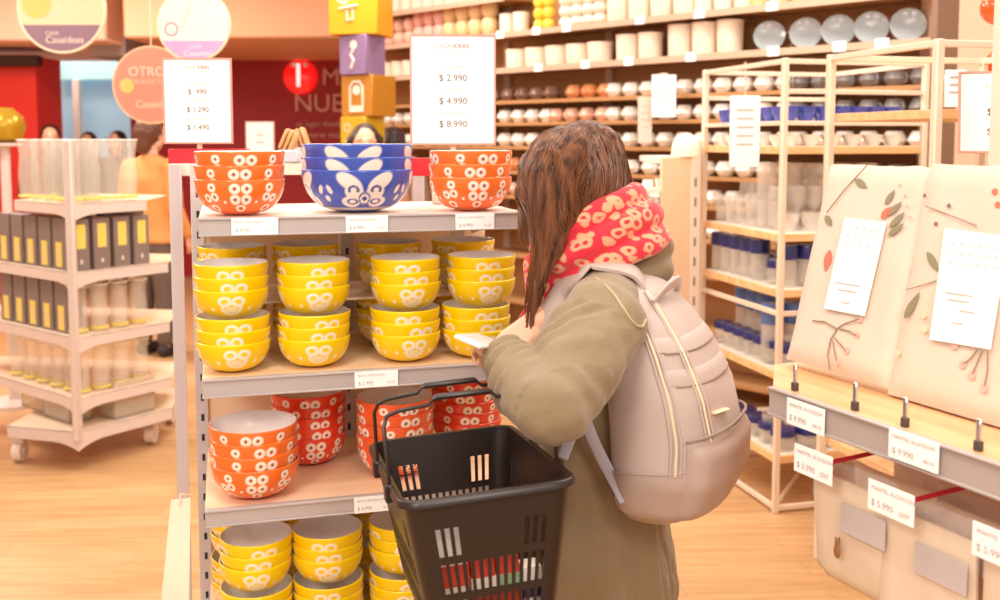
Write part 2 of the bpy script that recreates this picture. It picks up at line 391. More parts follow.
# ------------------------------------------------------------------ bowls
def smooth(x, a, b):
    t = max(0, min(1, (x - a) / (b - a))); return t * t * (3 - 2 * t)
def ell(a, h, cx, cy, rx, ry, rot=0):
    dx, dy = a - cx, h - cy; c, s = math.cos(rot), math.sin(rot)
    return math.hypot((dx * c + dy * s) / rx, (-dx * s + dy * c) / ry)
def full(q): return 1 - smooth(q, .9, 1.1)
def ringm(q, i=.5): return smooth(q, i - .12, i + .12) * (1 - smooth(q, .92, 1.12))
def pat_flower(a, h, R, H):
    """white looped blossoms with dark eyes, alternating four and three loops, half blossoms at the foot"""
    w = d = 0; n = 8; step = 2 * PI * R / n
    k = round(a / step); x = a - k * step; big = k % 2 == 0; cy = .60 * H
    u = H
    if big:
        pts = [(sx * .165 * u, cy + sy * .15 * u, .155 * u) for sx in (-1, 1) for sy in (-1, 1)]
    else:
        sg = 1 if k % 4 == 1 else -1
        pts = [(sg * -.13 * u, cy + .18 * u, .135 * u), (sg * -.18 * u, cy - .08 * u, .135 * u), (sg * .10 * u, cy - .12 * u, .135 * u)]
    for cx, cyy, r in pts:
        q = ell(x, h, cx, cyy, r, r * .92); w = max(w, full(q)); d = max(d, full(q / .36))
    k2 = round(a / step - .5) + .5; x2 = a - k2 * step
    w = max(w, full(ell(x2, h, 0, .38 * u, .045 * u, .045 * u)))
    st = step; k3 = round(a / st); x3 = a - k3 * st
    q = ell(x3, h, 0, .2 * H, .17 * u, .1 * u); w = max(w, ringm(q, .55)); d = max(d, full(q / .3))
    return w, d
def pat_frog(a, h, R, H):
    """round twin-loop outline over a squat body, dots between"""
    w = d = 0; n = 4; step = 2 * PI * R / n; u = H
    k = round(a / step); x = a - k * step
    for s_ in (-1, 1):
        q = ell(x, h, s_ * .22 * u, .66 * u, .22 * u, .17 * u); w = max(w, ringm(q, .5)); d = max(d, .0)
    q = ell(x, h, 0, .42 * u, .37 * u, .22 * u); w = max(w, .85 * ringm(q, .62)); w = max(w, .7 * full(ell(x, h, 0, .40 * u, .2 * u, .1 * u)))
    k2 = round(a / step - .5) + .5; x2 = a - k2 * step
    for s_ in (-1, 1): w = max(w, full(ell(x2, h, s_ * .26 * u, .40 * u, .055 * u, .065 * u)))
    w = max(w, .8 * ringm(ell(x2, h, .0, .60 * u, .15 * u, .15 * u), .45) if abs(k2) > 0.6 else 0)
    return w, d
def pat_leaf(a, h, R, H):
    """pairs of broad white leaves with blue eyes over a round blossom and scallops"""
    w = d = 0; n = 4; step = 2 * PI * R / n; u = H
    k = round(a / step); x = a - k * step; ax = abs(x)
    q = ell(ax, h, .37 * u, .72 * u, .34 * u, .17 * u, .55); w = max(w, full(q))
    q = ell(ax, h, .27 * u, .50 * u, .23 * u, .2 * u); w = max(w, full(q))
    q2 = ell(ax, h, .28 * u, .54 * u, .14 * u, .11 * u); d = max(d, ringm(q2, .55) if h > .5 * u else 0)
    q = ell(x, h, 0, .34 * u, .16 * u, .15 * u); w = max(w, full(q)); d = max(d, ringm(q, .68) * .9 if q > .75 else 0, full(q / .4) if q < .6 else 0)
    q = ell(ax, h, .38 * u, .26 * u, .26 * u, .13 * u); w = max(w, full(q)); d = max(d, ringm(ell(ax, h, .33 * u, .27 * u, .16 * u, .07 * u), .6))
    w = max(w, smooth(-h, -.14 * u, -.08 * u))
    k2 = round(a / step - .5) + .5; x2 = a - k2 * step
    w = max(w, full(ell(abs(x2), h, .13 * u, .55 * u, .06 * u, .11 * u, .5)), full(ell(x2, h, 0, .34 * u, .07 * u, .07 * u)))
    return w, d
def glaze(name, base, eye, petal='FFF3E4', rough=.22):
    m = bpy.data.materials.new(name); m.use_nodes = True; nt, b = nodes_of(m)
    at = nt.nodes.new('ShaderNodeAttribute'); at.attribute_name = 'motif'
    sp = nt.nodes.new('ShaderNodeSeparateColor'); nt.links.new(at.outputs['Color'], sp.inputs[0])
    nz = nt.nodes.new('ShaderNodeTexNoise'); nz.inputs['Scale'].default_value = 25; nz.inputs['Detail'].default_value = 2
    tc = nt.nodes.new('ShaderNodeTexCoord'); nt.links.new(tc.outputs['Object'], nz.inputs['Vector'])
    c = lin(base)
    m0 = nt.nodes.new('ShaderNodeMix'); m0.data_type = 'RGBA'; m0.inputs[6].default_value = tuple(v * .94 for v in c[:3]) + (1,); m0.inputs[7].default_value = tuple(min(1, v * 1.05) for v in c[:3]) + (1,)
    nt.links.new(nz.outputs[0], m0.inputs[0])
    m1 = nt.nodes.new('ShaderNodeMix'); m1.data_type = 'RGBA'; m1.inputs[7].default_value = lin(petal)
    m2 = nt.nodes.new('ShaderNodeMix'); m2.data_type = 'RGBA'; m2.inputs[7].default_value = lin(eye)
    nt.links.new(m0.outputs[2], m1.inputs[6]); nt.links.new(sp.outputs[0], m1.inputs[0])
    nt.links.new(m1.outputs[2], m2.inputs[6]); nt.links.new(sp.outputs[1], m2.inputs[0])
    nt.links.new(m2.outputs[2], b.inputs['Base Color']); b.inputs['Roughness'].default_value = rough
    b.inputs['Coat Weight'].default_value = .25; b.inputs['Coat Roughness'].default_value = .1
    return m
M_inner = mat('bowl_inside_white', 'F4EEEE', .25, var=.02)
BOWLS = {}
def bowl_proto(kind, R, H, base, eye, pat, petal='FFF3E4', lipc=None):
    N, K = 288, 46; foot = .42
    me = bpy.data.meshes.new('glazed_body'); bm = bmesh.new()
    prof = [(foot * R * .92, 0.0), (foot * R, .0012)]
    for k in range(K + 1):
        t = k / K; prof.append((R * (foot + (1 - foot) * math.sin(t * PI / 2) ** .95), .003 + (H - .005) * (1 - math.cos(t * PI / 2)) ** .95))
    prof += [(R - .0006, H - .0012), (R - .002, H - .0004)]
    rings = []
    for r, z in prof:
        rings.append([bm.verts.new((r * math.cos(2 * PI * i / N - PI / 2), r * math.sin(2 * PI * i / N - PI / 2), z)) for i in range(N)])
    for a_, b_ in zip(rings, rings[1:]):
        for i in range(N): bm.faces.new((a_[i], a_[(i + 1) % N], b_[(i + 1) % N], b_[i]))
    bm.faces.new(list(reversed(rings[0])))
    bm.to_mesh(me); bm.free()
    ca = me.color_attributes.new('motif', 'FLOAT_COLOR', 'POINT'); i = 0
    for r, z in prof:
        for k in range(N):
            th = 2 * PI * k / N; th = th - 2 * PI if th > PI else th
            w, d = pat(th * R, z, R, H) if .004 < z < H - .002 else (0, 0)
            ca.data[i].color = (w, d, 0, 1); i += 1
    me.materials.append(glaze(kind + '_glaze', base, eye, petal))
    me.polygons.foreach_set('use_smooth', [True] * len(me.polygons)); me.set_sharp_from_angle(angle=math.radians(60))
    mb = MB(); ins = []
    for k in range(15):
        t = 1 - k / 14; ins.append(((R - .0032) * (foot * .8 + (1 - foot * .8) * math.sin(t * PI / 2) ** .95), .005 + (H - .0062) * (1 - math.cos(t * PI / 2)) ** .95))
    ins = [(R - .002, H - .0004), (R - .0027, H - .0006)] + ins + [(.0001, .005)]
    mb.lathe(ins, 72); im = mb.mesh('interior', M_inner)
    BOWLS[kind] = (me, im, R, H)
bowl_proto('orange', .0885, .071, 'F4742A', 'B04A2E', pat_flower)
bowl_proto('red', .083, .070, 'EA4526', 'A23022', pat_flower)
bowl_proto('coral', .083, .070, 'F0602F', 'AA3C28', pat_flower)
bowl_proto('yellow', .0735, .062, 'FBD200', 'D9A010', pat_frog, 'FFF4DC')
bowl_proto('blue', .116, .088, '3C55B4', '2C3F96', pat_leaf, 'F6E6DC')
def bowl(kind, loc, rz, label, group):
    me, im, R, H = BOWLS[kind]
    o = link('serving_bowl', me, None, loc, rz); tag(o, label, 'bowl', group)
    c = link('interior', im, o); c['label'] = 'plain white glazed inside'
    return o
LEVEL = ['topmost', 'second from the top', 'third from the top', 'fourth from the top', 'fifth from the top']
def stack(kind, px, ly, z, n, step, where, group, adj, yaw=0):
    lx = glx(px, ly, 300)
    for i in range(n):
        lev = 'bottom' if i == n - 1 else LEVEL[i]
        if n == 3 and i == 1: lev = 'middle'
        q = gw(lx + random.uniform(-.0012, .0012), ly + random.uniform(-.0012, .0012), z + (n - 1 - i) * step)
        bowl(kind, q, GA + yaw + (random.uniform(-.22, .22) if i < n - 1 else random.uniform(-.05, .05)),
             '%s %s bowl in %s' % (lev, adj, where), group)
e_ = .0006
stack('orange', 243, .094, Z1 + e_, 3, .0275, 'the orange stack by the slotted post, top shelf', 'bowls on the top shelf', 'orange flowered', .04)
stack('blue', 359, .122, Z1 + e_, 3, .026, 'the blue stack on the top shelf', 'bowls on the top shelf', 'large blue leaf-patterned', -.03)
stack('orange', 471, .094, Z1 + e_, 3, .0275, 'the orange stack beside the shopper on the top shelf', 'bowls on the top shelf', 'orange flowered', -.02)
colname = ['first', 'second', 'third', 'fourth']
lower = (233, 314, 405, 476); upper = (232, 314, 406, 481)
for k in range(4):
    stack('yellow', lower[k], .082, Z2 + e_, 3, .025, 'the lower front stack, %s column, second shelf' % colname[k], 'yellow bowls on the second shelf', 'yellow', random.uniform(-.12, .12))
    stack('yellow', upper[k], .082, Z2 + .1065, 3, .025, 'the upper front stack, %s column, second shelf' % colname[k], 'yellow bowls on the second shelf', 'yellow', random.uniform(-.12, .12))
back = (232, 306, 389, 462)
for k in range(4):
    stack('yellow', back[k], .255, Z2 + e_, 3, .025, 'the lower back stack, %s column, second shelf' % colname[k], 'yellow bowls on the second shelf', 'yellow', .5)
    stack('yellow', back[k] + 1, .255, Z2 + .1225, 3, .025, 'the upper back stack, %s column, second shelf' % colname[k], 'yellow bowls on the second shelf', 'yellow', .6)
stack('orange', 251.5, .080, Z3 + e_, 4, .0262, 'the front orange stack on the third shelf', 'bowls on the third shelf', 'orange flowered', .03)
stack('red', 307, .26, Z3 + e_, 5, .0235, 'the red stack behind the orange one', 'bowls on the third shelf', 'red flowered', .1)
stack('coral', 394, .135, Z3 + e_, 5, .0245, 'the coral stack behind the basket', 'bowls on the third shelf', 'coral red flowered', .3)
stack('red', 466, .28, Z3 + e_, 5, .0245, 'the red stack above the basket', 'bowls on the third shelf', 'red flowered', -.1)
low = (251, 324, 401, 470)
for k in range(4):
    stack('yellow', low[k], .084, Z4 + e_, 3, .025, 'the lower front stack, %s column, bottom shelf' % colname[k], 'yellow bowls on the bottom shelf', 'yellow', random.uniform(-.12, .12))
    stack('yellow', low[k], .084, Z4 + .1065, 3, .025, 'the upper front stack, %s column, bottom shelf' % colname[k], 'yellow bowls on the bottom shelf', 'yellow', random.uniform(-.12, .12))
for k, px in enumerate((240, 312, 384)):
    stack('yellow', px, .25, Z4 + e_, 3, .025, 'the lower back stack, %s column, bottom shelf' % colname[k], 'yellow bowls on the bottom shelf', 'yellow', .5)
    stack('yellow', px, .25, Z4 + .1065, 3, .025, 'the upper back stack, %s column, bottom shelf' % colname[k], 'yellow bowls on the bottom shelf', 'yellow', .6)

# ------------------------------------------------------------------ price tags on the rails
def card_tag(name, w, h, loc, rz, label, group, big, small, tilt=0, hookred=None):
    t = thing(name, label, 'price tag', loc, rz, group)
    mb = MB(); mb.box(-w / 2, w / 2, -.0012, 0, -h / 2, h / 2, .0004); mb.obj('card', M_paper, t)
    o = text_mesh('headline', 'BOWL DECORADO' if group and 'bowl' in group else 'MANTEL ALGODÓN', h * .19, M_inklight, t, (-w * .42, -.0016, h * .26), (PI / 2, 0, 0), .0001, 'LEFT')
    o = text_mesh('price', big, h * .30, M_inklight, t, (-w * .42, -.0016, -h * .22), (PI / 2, 0, 0), .0001, 'LEFT')
    o = text_mesh('code', small, h * .22, M_inklight, t, (w * .42, -.0016, -h * .24), (PI / 2, 0, 0), .0001, 'RIGHT')
    return t
for px, z, w, txt, lab in ((255, (Z1 + Z1b) / 2, .088, '$ 4.990', 'below the orange bowls at the post end, top shelf'), (367, (Z1 + Z1b) / 2, .084, '$ 8.990', 'under the blue bowls, top shelf'),
                           (475, (Z1 + Z1b) / 2, .082, '$ 4.990', 'under the orange bowls beside the shopper, top shelf'), (375, (Z2 + Z2b) / 2, .088, '$ 2.990', 'on the second shelf rail under yellow bowls'),
                           (371, (Z3 + Z3b) / 2, .08, '$ 4.990', 'on the third shelf rail beside the black basket')):
    q = gw(glx(px, -.005, 230), -.0045, z)
    card_tag('price_tag', w, .033, q, GA, 'small white price tag ' + lab, 'price tags on the bowl shelves', txt, '0123')

# ------------------------------------------------------------------ price signs above the gondola
M_frame = mat('sign_frame_rose', 'D9A090', .4, var=.02)
def price_sign(c, w, h, rz, label, prices, head=True, base=None, tilt=0, basew=.1, ink=M_ink):
    t = thing('price_sign', label, 'sign', (c.x, c.y, 0), rz)
    mb = MB(); mb.box(-w / 2, w / 2, 0, .006, c.z - h / 2, c.z + h / 2, .001); p_ = mb.obj('sheet', M_paper, t)
    mb = MB(); f = .0035
    for a in ((-w / 2 - f, -w / 2, c.z - h / 2 - f, c.z + h / 2 + f), (w / 2, w / 2 + f, c.z - h / 2 - f, c.z + h / 2 + f), (-w / 2, w / 2, c.z + h / 2, c.z + h / 2 + f), (-w / 2, w / 2, c.z - h / 2 - f, c.z - h / 2)):
        mb.box(a[0], a[1], -.003, .008, a[2], a[3])
    mb.obj('frame', M_frame, t)
    if head:
        text_mesh('heading', 'CASA', h * .058, M_inklight, t, (-w * .02, -.0006, c.z + h * .405), (PI / 2, 0, 0), .0002, 'RIGHT')
        text_mesh('heading', 'IDEAS', h * .058, M_redink, t, (-w * .0, -.0006, c.z + h * .405), (PI / 2, 0, 0), .0002, 'LEFT')
        mb = MB(); mb.box(-w * .3, w * .3, -.0008, 0, c.z + h * .355, c.z + h * .358); mb.obj('rule', M_inklight, t)
    n = len(prices)
    for i, pr_ in enumerate(prices):
        zz = c.z + h * (.11 - .215 * i)
        text_mesh('price', pr_, h * .088, ink, t, (0, -.0006, zz), (PI / 2, 0, 0), .0002)
        text_mesh('caption', 'BOWL DECORADO', h * .028, M_inklight, t, (0, -.0006, zz + h * .105), (PI / 2, 0, 0), .0002)
    if base is not None:
        zb0, zb1, x0, x1 = base
        mb = MB(); mb.box(-.006, .006, .008, .014, zb1 - .01, c.z, .001); mb.obj('stem', M_cream, t)
        mb = MB(); mb.box(x0, x1, 0, .05, zb0, zb1, .002); mb.obj('red_block', M_red, t)
    return t
YS = 2.50
c = P(197.5, 101, YS)
zb0, zb1 = zr, P(200, 149, YS).z
price_sign(c, 65 * YS / 1000 * 1.0, 82 * YS / 1000, .04, 'white price sign listing three prices on red block above slotted post', ('$  990', '$ 1.290', '$ 1.490'), base=(zb0, zb1, P(168, 150, YS).x - c.x, P(246, 150, YS).x - c.x))
YS = 2.33
c = P(453, 90, YS)
t = price_sign(c, 82 * YS / 1000, 106 * YS / 1000, .05, 'large white price sign showing 2.990, 4.990 and 8.990 above orange bowls', ('$ 2.990', '$ 4.990', '$ 8.990'), base=(P(420, 176, YS).z, P(420, 158, YS).z, P(411, 170, YS).x - c.x, P(475, 170, YS).x - c.x))
mb = MB(); mb.box(-.05, .02, .005, .045, Z1 - .001, P(420, 176, YS).z, .002); mb.obj('plinth', M_gshelf, t)
c = P(260, 139, 4.0)
t = price_sign(c, .108, .135, 0, 'small plain white sign on a thin stand behind orange bowls', ('$ 990', '$ 990'), head=False)
mb = MB(); mb.box(-.006, .006, .008, .016, .01, c.z - .06, .001); mb.box(-.1, .1, -.08, .1, 0, .012, .002); mb.obj('stand', M_cream, t)
# two small wooden boards behind the blue stack
M_tanw = wood_mat('tan_wood', 'C98A52', 'E8B67C', (30, 30, 8))
for k, (px, py, rt) in enumerate(((289, 141, .42), (301, 139, -.30))):
    q = P(px, py, 2.55 + .06 * k)
    t = thing('wooden_coaster_holder', ('tan wooden coaster holder tilted beside the blue bowls' if k == 0 else 'second tan wooden coaster holder, tucked against the blue bowls'), 'coaster holder', (q.x, q.y, q.z), 0)
    mb = MB(); Mr = Matrix.Rotation(rt, 4, 'Y')
    for dx in (-.012, .0, .012): mb.box(dx - .0045, dx + .0045, -.022, .022, -.026, .028, .003, Mr)
    mb.obj('wooden_slats', M_tanw, t)
    mb = MB(); mb.box(-.028, .028, -.028, .028, zr - q.z + .001, -.022, .004); mb.obj('stand', mat('pale_blue_stand', 'C9CFDD', .3, var=.03), t)
# ================================================================== the shopper
from mathutils.bvhtree import BVHTree
Fv = Vector((-.97, .243, 0)).normalized(); Lv = Vector((-Fv.y, Fv.x, 0)); UP = Vector((0, 0, 1))
Lv = Vector((-.243, -.97, 0)).normalized()
M_skin = mat('skin', 'EDB597', .45, var=.04, scale=30)
M_coat = mat('khaki_coat', '8A7659', .75, var=.16, scale=9, bump=.5, bscale=26, sheen=.25)
M_scarf = bpy.data.materials.new('scarf_red'); M_scarf.use_nodes = True; nt, b = nodes_of(M_scarf)
tc = nt.nodes.new('ShaderNodeTexCoord'); mp = nt.nodes.new('ShaderNodeMapping'); mp.inputs['Scale'].default_value = (33, 33, 46); mp.inputs['Rotation'].default_value = (0, -.55, 0)
vo = nt.nodes.new('ShaderNodeTexVoronoi'); vo.inputs['Scale'].default_value = 1.0; vo.inputs['Randomness'].default_value = .95
cr = nt.nodes.new('ShaderNodeValToRGB'); cr.color_ramp.elements[0].color = lin('D9283A'); cr.color_ramp.elements[1].color = lin('D9283A')
for pos, c in ((.16, 'D9283A'), (.24, 'E0A47E'), (.42, 'DD9E7A'), (.50, 'D9283A')):
    e = cr.color_ramp.elements.new(pos); e.color = lin(c)
nt.links.new(tc.outputs['Object'], mp.inputs[0]); nz = nt.nodes.new('ShaderNodeTexNoise'); nz.inputs['Scale'].default_value = 22; ad = nt.nodes.new('ShaderNodeMix'); ad.data_type = 'RGBA'; ad.blend_type = 'LINEAR_LIGHT'; ad.inputs[0].default_value = .55
nt.links.new(tc.outputs['Object'], nz.inputs['Vector']); nt.links.new(mp.outputs[0], ad.inputs[6]); nt.links.new(nz.outputs['Color'], ad.inputs[7]); nt.links.new(ad.outputs[2], vo.inputs['Vector']); nt.links.new(vo.outputs['Distance'], cr.inputs[0]); nt.links.new(cr.outputs[0], b.inputs['Base Color'])
b.inputs['Roughness'].default_value = .85; b.inputs['Sheen Weight'].default_value = .3
M_hair = bpy.data.materials.new('brown_hair'); M_hair.use_nodes = True; nt, b = nodes_of(M_hair)
tc = nt.nodes.new('ShaderNodeTexCoord'); mp = nt.nodes.new('ShaderNodeMapping'); mp.inputs['Scale'].default_value = (60, 60, 7); mp.inputs['Rotation'].default_value = (0, .35, 0)
nz = nt.nodes.new('ShaderNodeTexNoise'); nz.inputs['Scale'].default_value = 1.2; nz.inputs['Detail'].default_value = 3
cr = nt.nodes.new('ShaderNodeValToRGB'); cr.color_ramp.elements[0].color = lin('3C2014'); cr.color_ramp.elements[1].color = lin('8A5636'); cr.color_ramp.elements[0].position = .3; cr.color_ramp.elements[1].position = .72
nt.links.new(tc.outputs['Object'], mp.inputs[0]); nt.links.new(mp.outputs[0], nz.inputs['Vector']); nt.links.new(nz.outputs[0], cr.inputs[0]); nt.links.new(cr.outputs[0], b.inputs['Base Color'])
b.inputs['Roughness'].default_value = .38; b.inputs['Specular IOR Level'].default_value = .5

def finger(mb, base, d, n, lens, r, curl):
    """chain of three bones from base along d, bending towards -n"""
    p = Vector(base); ang = 0; ax = d.cross(n).normalized()
    for i, l in enumerate(lens):
        ang += curl[i]; dd = Matrix.Rotation(-ang, 3, ax) @ d
        q = p + dd * l; capsule(mb, p, q, r * (1 - .1 * i), r * (.92 - .12 * i), 10); p = q
def hand(mb, w, d, n, thumb_side, s=1.0, curl=(.5, .6, .5), spread=.08, thumb_curl=.3):
    """w wrist, d direction to the fingers, n back-of-hand normal, thumb_side +1/-1"""
    d = d.normalized(); n = (n - d * n.dot(d)).normalized(); sd = d.cross(n).normalized() * thumb_side
    k = .082 * s
    for off in (-.024, -.008, .008, .024):
        capsule(mb, w + sd * off * .55 * s, w + d * k + sd * off * s, .0125 * s, .0105 * s, 10)
    for i, (off, L_, r) in enumerate(((.026, .070, .0082), (.009, .078, .0085), (-.009, .073, .0080), (-.026, .058, .0070))):
        dd = (d + sd * off * spread * 20).normalized()
        finger(mb, w + d * k + sd * off * s, dd, n, [L_ * .5 * s, L_ * .3 * s, L_ * .25 * s], r * s, [c * (1 + .12 * i) for c in curl])
    tb = w + d * .022 * s + sd * .024 * s
    td = (d * .75 + sd * .75 - n * .25).normalized()
    finger(mb, tb, td, (n + sd * .8).normalized(), [.036 * s, .030 * s, .024 * s], .0098 * s, (0, thumb_curl, thumb_curl))
def head(mb, c, f, s=1.0):
    """skull, jaw, nose, brow, lips, ears; f = facing direction"""
    f = f.normalized(); side = Vector((-f.y, f.x, 0)).normalized(); up = side.cross(f) * -1
    if up.z < 0: up = -up
    Mh = Matrix((( side.x, f.x, up.x), (side.y, f.y, up.y), (side.z, f.z, up.z)))
    def at(x, y, z): return c + Mh @ Vector((x * s, y * s, z * s))
    M4 = Mh.to_4x4()
    mb.sphere(at(0, -.008, .025), .1 * s, 24, 16, (.76, .95, .92), M4)
    mb.sphere(at(0, .028, -.035), .07 * s, 20, 14, (.86, .86, 1.05), M4)
    capsule(mb, at(0, .055, -.085), at(0, .062, -.088), .022 * s, .02 * s)
    capsule(mb, at(-.045, .0, -.06), at(0, .055, -.09), .026 * s, .02 * s); capsule(mb, at(.045, .0, -.06), at(0, .055, -.09), .026 * s, .02 * s)
    capsule(mb, at(0, .083, .01), at(0, .102, -.028), .009 * s, .012 * s)
    for x in (-.012, .012): capsule(mb, at(x, .090, -.032), at(x, .086, -.030), .008 * s, .007 * s)
    for x in (-1, 1):
        capsule(mb, at(x * .012, .084, .024), at(x * .048, .068, .022), .011 * s, .009 * s)
        capsule(mb, at(x * .030, .066, -.022), at(x * .040, .052, -.03), .022 * s, .02 * s)
        capsule(mb, at(x * .075, -.012, .012), at(x * .073, -.004, -.026), .014 * s, .009 * s, 10)
    capsule(mb, at(-.018, .084, -.056), at(.018, .084, -.056), .006 * s, .006 * s); capsule(mb, at(-.014, .083, -.066), at(.014, .083, -.066), .007 * s, .007 * s)
    return at, M4
def face_parts(at, M4, parent, s=1.0, lips='B5564E', iris='3A2418'):
    mw = mat('eye_white', 'F3EEE8', .2, var=0); mi = mat('iris', iris, .15, var=0)
    for x in (-.030, .030):
        mb = MB(); mb.sphere(at(x, .0685, .008), .0125 * s, 14, 10, (1.1, .8, .75), M4); e = mb.obj('eye', mw, parent)
        mb = MB(); mb.sphere(at(x, .0765, .008), .0055 * s, 10, 8, (1, .6, 1), M4); mb.obj('iris', mi, e)
        mb = MB(); mb.tube([at(x - .016, .083, .027), at(x, .088, .031), at(x + .016, .083, .027)], .003 * s, 6); mb.obj('eyebrow', M_hair, parent)
    mb = MB(); mb.tube([at(-.022, .0855, -.059), at(-.010, .0895, -.057), at(0, .090, -.058), at(.010, .0895, -.057), at(.022, .0855, -.059)], [.002 * s, .0048 * s, .004 * s, .0048 * s, .002 * s], 8)
    mb.tube([at(-.020, .085, -.062), at(0, .090, -.067), at(.020, .085, -.062)], [.002 * s, .0055 * s, .002 * s], 8); mb.obj('lip', mat('lips', lips, .4, var=0), parent)

WC = Vector((.170, 1.88, 0)); CH = Vector((.186, 1.875, 1.15)); NK = P(593, 250, 1.88)
wo = thing('person', 'woman in khaki coat and red patterned scarf, grey backpack, looking down at shelf', 'person', WC)
def W(name, me, m=None):
    """link a world-space mesh under the woman"""
    o = bpy.data.objects.new(name, me); COL.objects.link(o); o.parent = wo; o.location = -WC
    if m is not None: me.materials.clear(); me.materials.append(m)
    return o
Hc = P(571, 187, 1.84); Fd = (Fv * .86 + Vector((0, 0, -.5))).normalized()
SL = P(602, 324, 1.65); EL = P(549, 406, 1.47); WL = P(503, 362, 1.62)
SR = CH - Lv * .165 + Vector((0, 0, .04)); ER = CH - Lv * .19 + Fv * .10 + Vector((0, 0, -.14)); WR = P(537, 320, 1.76)
mb = MB()
at, M4 = head(mb, Hc, Fd, .85)
capsule(mb, Hc - Fd * .03 - UP * .05, NK - UP * .02, .052, .058)
ell_loft(mb, [((WC.x, WC.y, .78), Fv * .10, Lv * .15), ((WC.x, WC.y, .9), Fv * .105, Lv * .155), ((.18, 1.88, 1.05), Fv * .09, Lv * .13), (CH, Fv * .10, Lv * .15), (CH + UP * .04, Fv * .07, Lv * .12), (CH + UP * .08, Fv * .04, Lv * .07)], 24)
for S_, E_, W_ in ((SL, EL, WL), (SR, ER, WR)):
    capsule(mb, S_, E_, .045, .036); capsule(mb, E_, W_, .036, .024)
for sg in (-1, 1):
    hp = WC + Lv * sg * .085 + UP * .80; kn = WC + Lv * sg * .09 + Fv * .02 + UP * .45; an = WC + Lv * sg * .095 + UP * .09
    capsule(mb, hp, kn, .085, .055); capsule(mb, kn, an, .055, .035); capsule(mb, an - UP * .04, an + Fv * .13 - UP * .055, .032, .026)
PH = P(479, 341, 1.63)    # what she holds
hand(mb, WL, P(486, 344, 1.68) - WL, Vector((.25, -.75, .55)), 1, .78, (.7, .9, .6))
hand(mb, WR, P(512, 343, 1.72) - WR, Vector((.3, -.6, .7)), -1, .85, (.25, .35, .3))
body = W('body', remesh(mb, .0036, 5), M_skin)
face_parts(lambda x, y, z: at(x, y, z) - WC, M4, wo, .85)
# trousers and boots (below the frame)
mb = MB()
for sg in (-1, 1):
    hp = WC + Lv * sg * .08 + UP * .80; kn = WC + Lv * sg * .09 + Fv * .02 + UP * .45; an = WC + Lv * sg * .095 + UP * .16
    capsule(mb, hp, kn, .10, .066); capsule(mb, kn, an, .066, .052)
W('trousers', remesh(mb, .009, 6), mat('dark_denim', '3A3F55', .8, var=.1))
for sg in (-1, 1):
    an = WC + Lv * sg * .095
    mb = MB(); capsule(mb, an + UP * .20, an + UP * .07, .055, .050); capsule(mb, an + UP * .055 - Fv * .02, an + Fv * .15 + UP * .045, .05, .042)
    W('boot', remesh(mb, .008, 4), mat('brown_boot', '5A3D2C', .6))
# coat: torso, sleeves, hood fused
mb = MB()
def sec(z, a, b_, dx=0, dy=0): return ((WC.x + dx, WC.y + dy, z), Fv * a, Lv * b_)
ell_loft(mb, [sec(.60, .160, .215), sec(.64, .162, .217), sec(.75, .152, .207), sec(.88, .133, .19, .004), sec(1.0, .128, .182, .01), sec(1.1, .13, .185, .016), sec(1.16, .125, .185, .016), sec(1.205, .105, .165, .014, -.004), sec(1.245, .08, .12, .008, -.005), sec(1.275, .06, .075, .0, -.005)], 40, 2.15)
capsule(mb, SL - Lv * .09 + UP * .03, SL + UP * -.0, .060, .073); capsule(mb, SL, SL.lerp(EL, .55), .075, .072); capsule(mb, SL.lerp(EL, .5), EL, .072, .056)
capsule(mb, EL, EL.lerp(WL, .5), .056, .056); capsule(mb, EL.lerp(WL, .45), EL.lerp(WL, .93), .056, .043)
capsule(mb, SR, ER, .075, .062); capsule(mb, ER, ER.lerp(WR, .90), .062, .042)
# hood lying behind the neck
hc = NK - UP * .005
for dz, r0, tr, a0 in ((.0, .085, .034, 1.9), (-.04, .105, .036, 1.7), (-.02, .10, .036, 1.2)):
    pts = []
    for k in range(13):
        th = -a0 + 2 * a0 * k / 12
        pts.append(hc - Fv * math.cos(th) * r0 + Lv * math.sin(th) * r0 + UP * (dz + .012 * math.cos(th) - .01))
    mb.tube(pts, [tr * (.55 + .45 * math.sin(PI * k / 12)) for k in range(13)], 12)
capsule(mb, P(606, 268, 1.78), P(660, 248, 1.84), .026, .030); capsule(mb, P(622, 280, 1.76), P(660, 270, 1.82), .022, .028)
sx0 = (EL - SL).normalized(); sx1 = (WL - EL).normalized()
def folds(co):
    q = Vector(co); d = 0
    # sleeve folds gather round the elbow
    t = (q - EL).length
    if t < .2 and (q - WC).dot(Lv) > .10:
        ax = sx0 if (q - EL).dot(sx1) < 0 else sx1
        s_ = (q - EL).dot(ax)
        d += .0032 * math.sin(s_ * 105 + 5 * noise.noise(q * 11)) * max(0, 1 - t / .2) * (.6 if ax is sx1 else .8)
        if ax is sx1: d += .0048 * max(0, min(1, (s_ - .05) / .05)) * math.sin(s_ * 190 + 6 * noise.noise(q * 13))
    h = (q - WC).dot(Lv); g = math.atan2(h, (q - WC).dot(Fv))
    if q.z < 1.05: d += (.020 * noise.noise(Vector((g * 3.2, q.z * 1.6, 0))) + .008 * noise.noise(Vector((g * 8 + q.z * 3, q.z * 3.0, 5)))) * min(1, max(0, 1.1 - q.z) * 4)
    d += .010 * noise.noise(q * 8) + .005 * noise.noise(q * 22)
    return d
coat = W('coat', remesh(mb, .006, 7, .5, folds), M_coat)
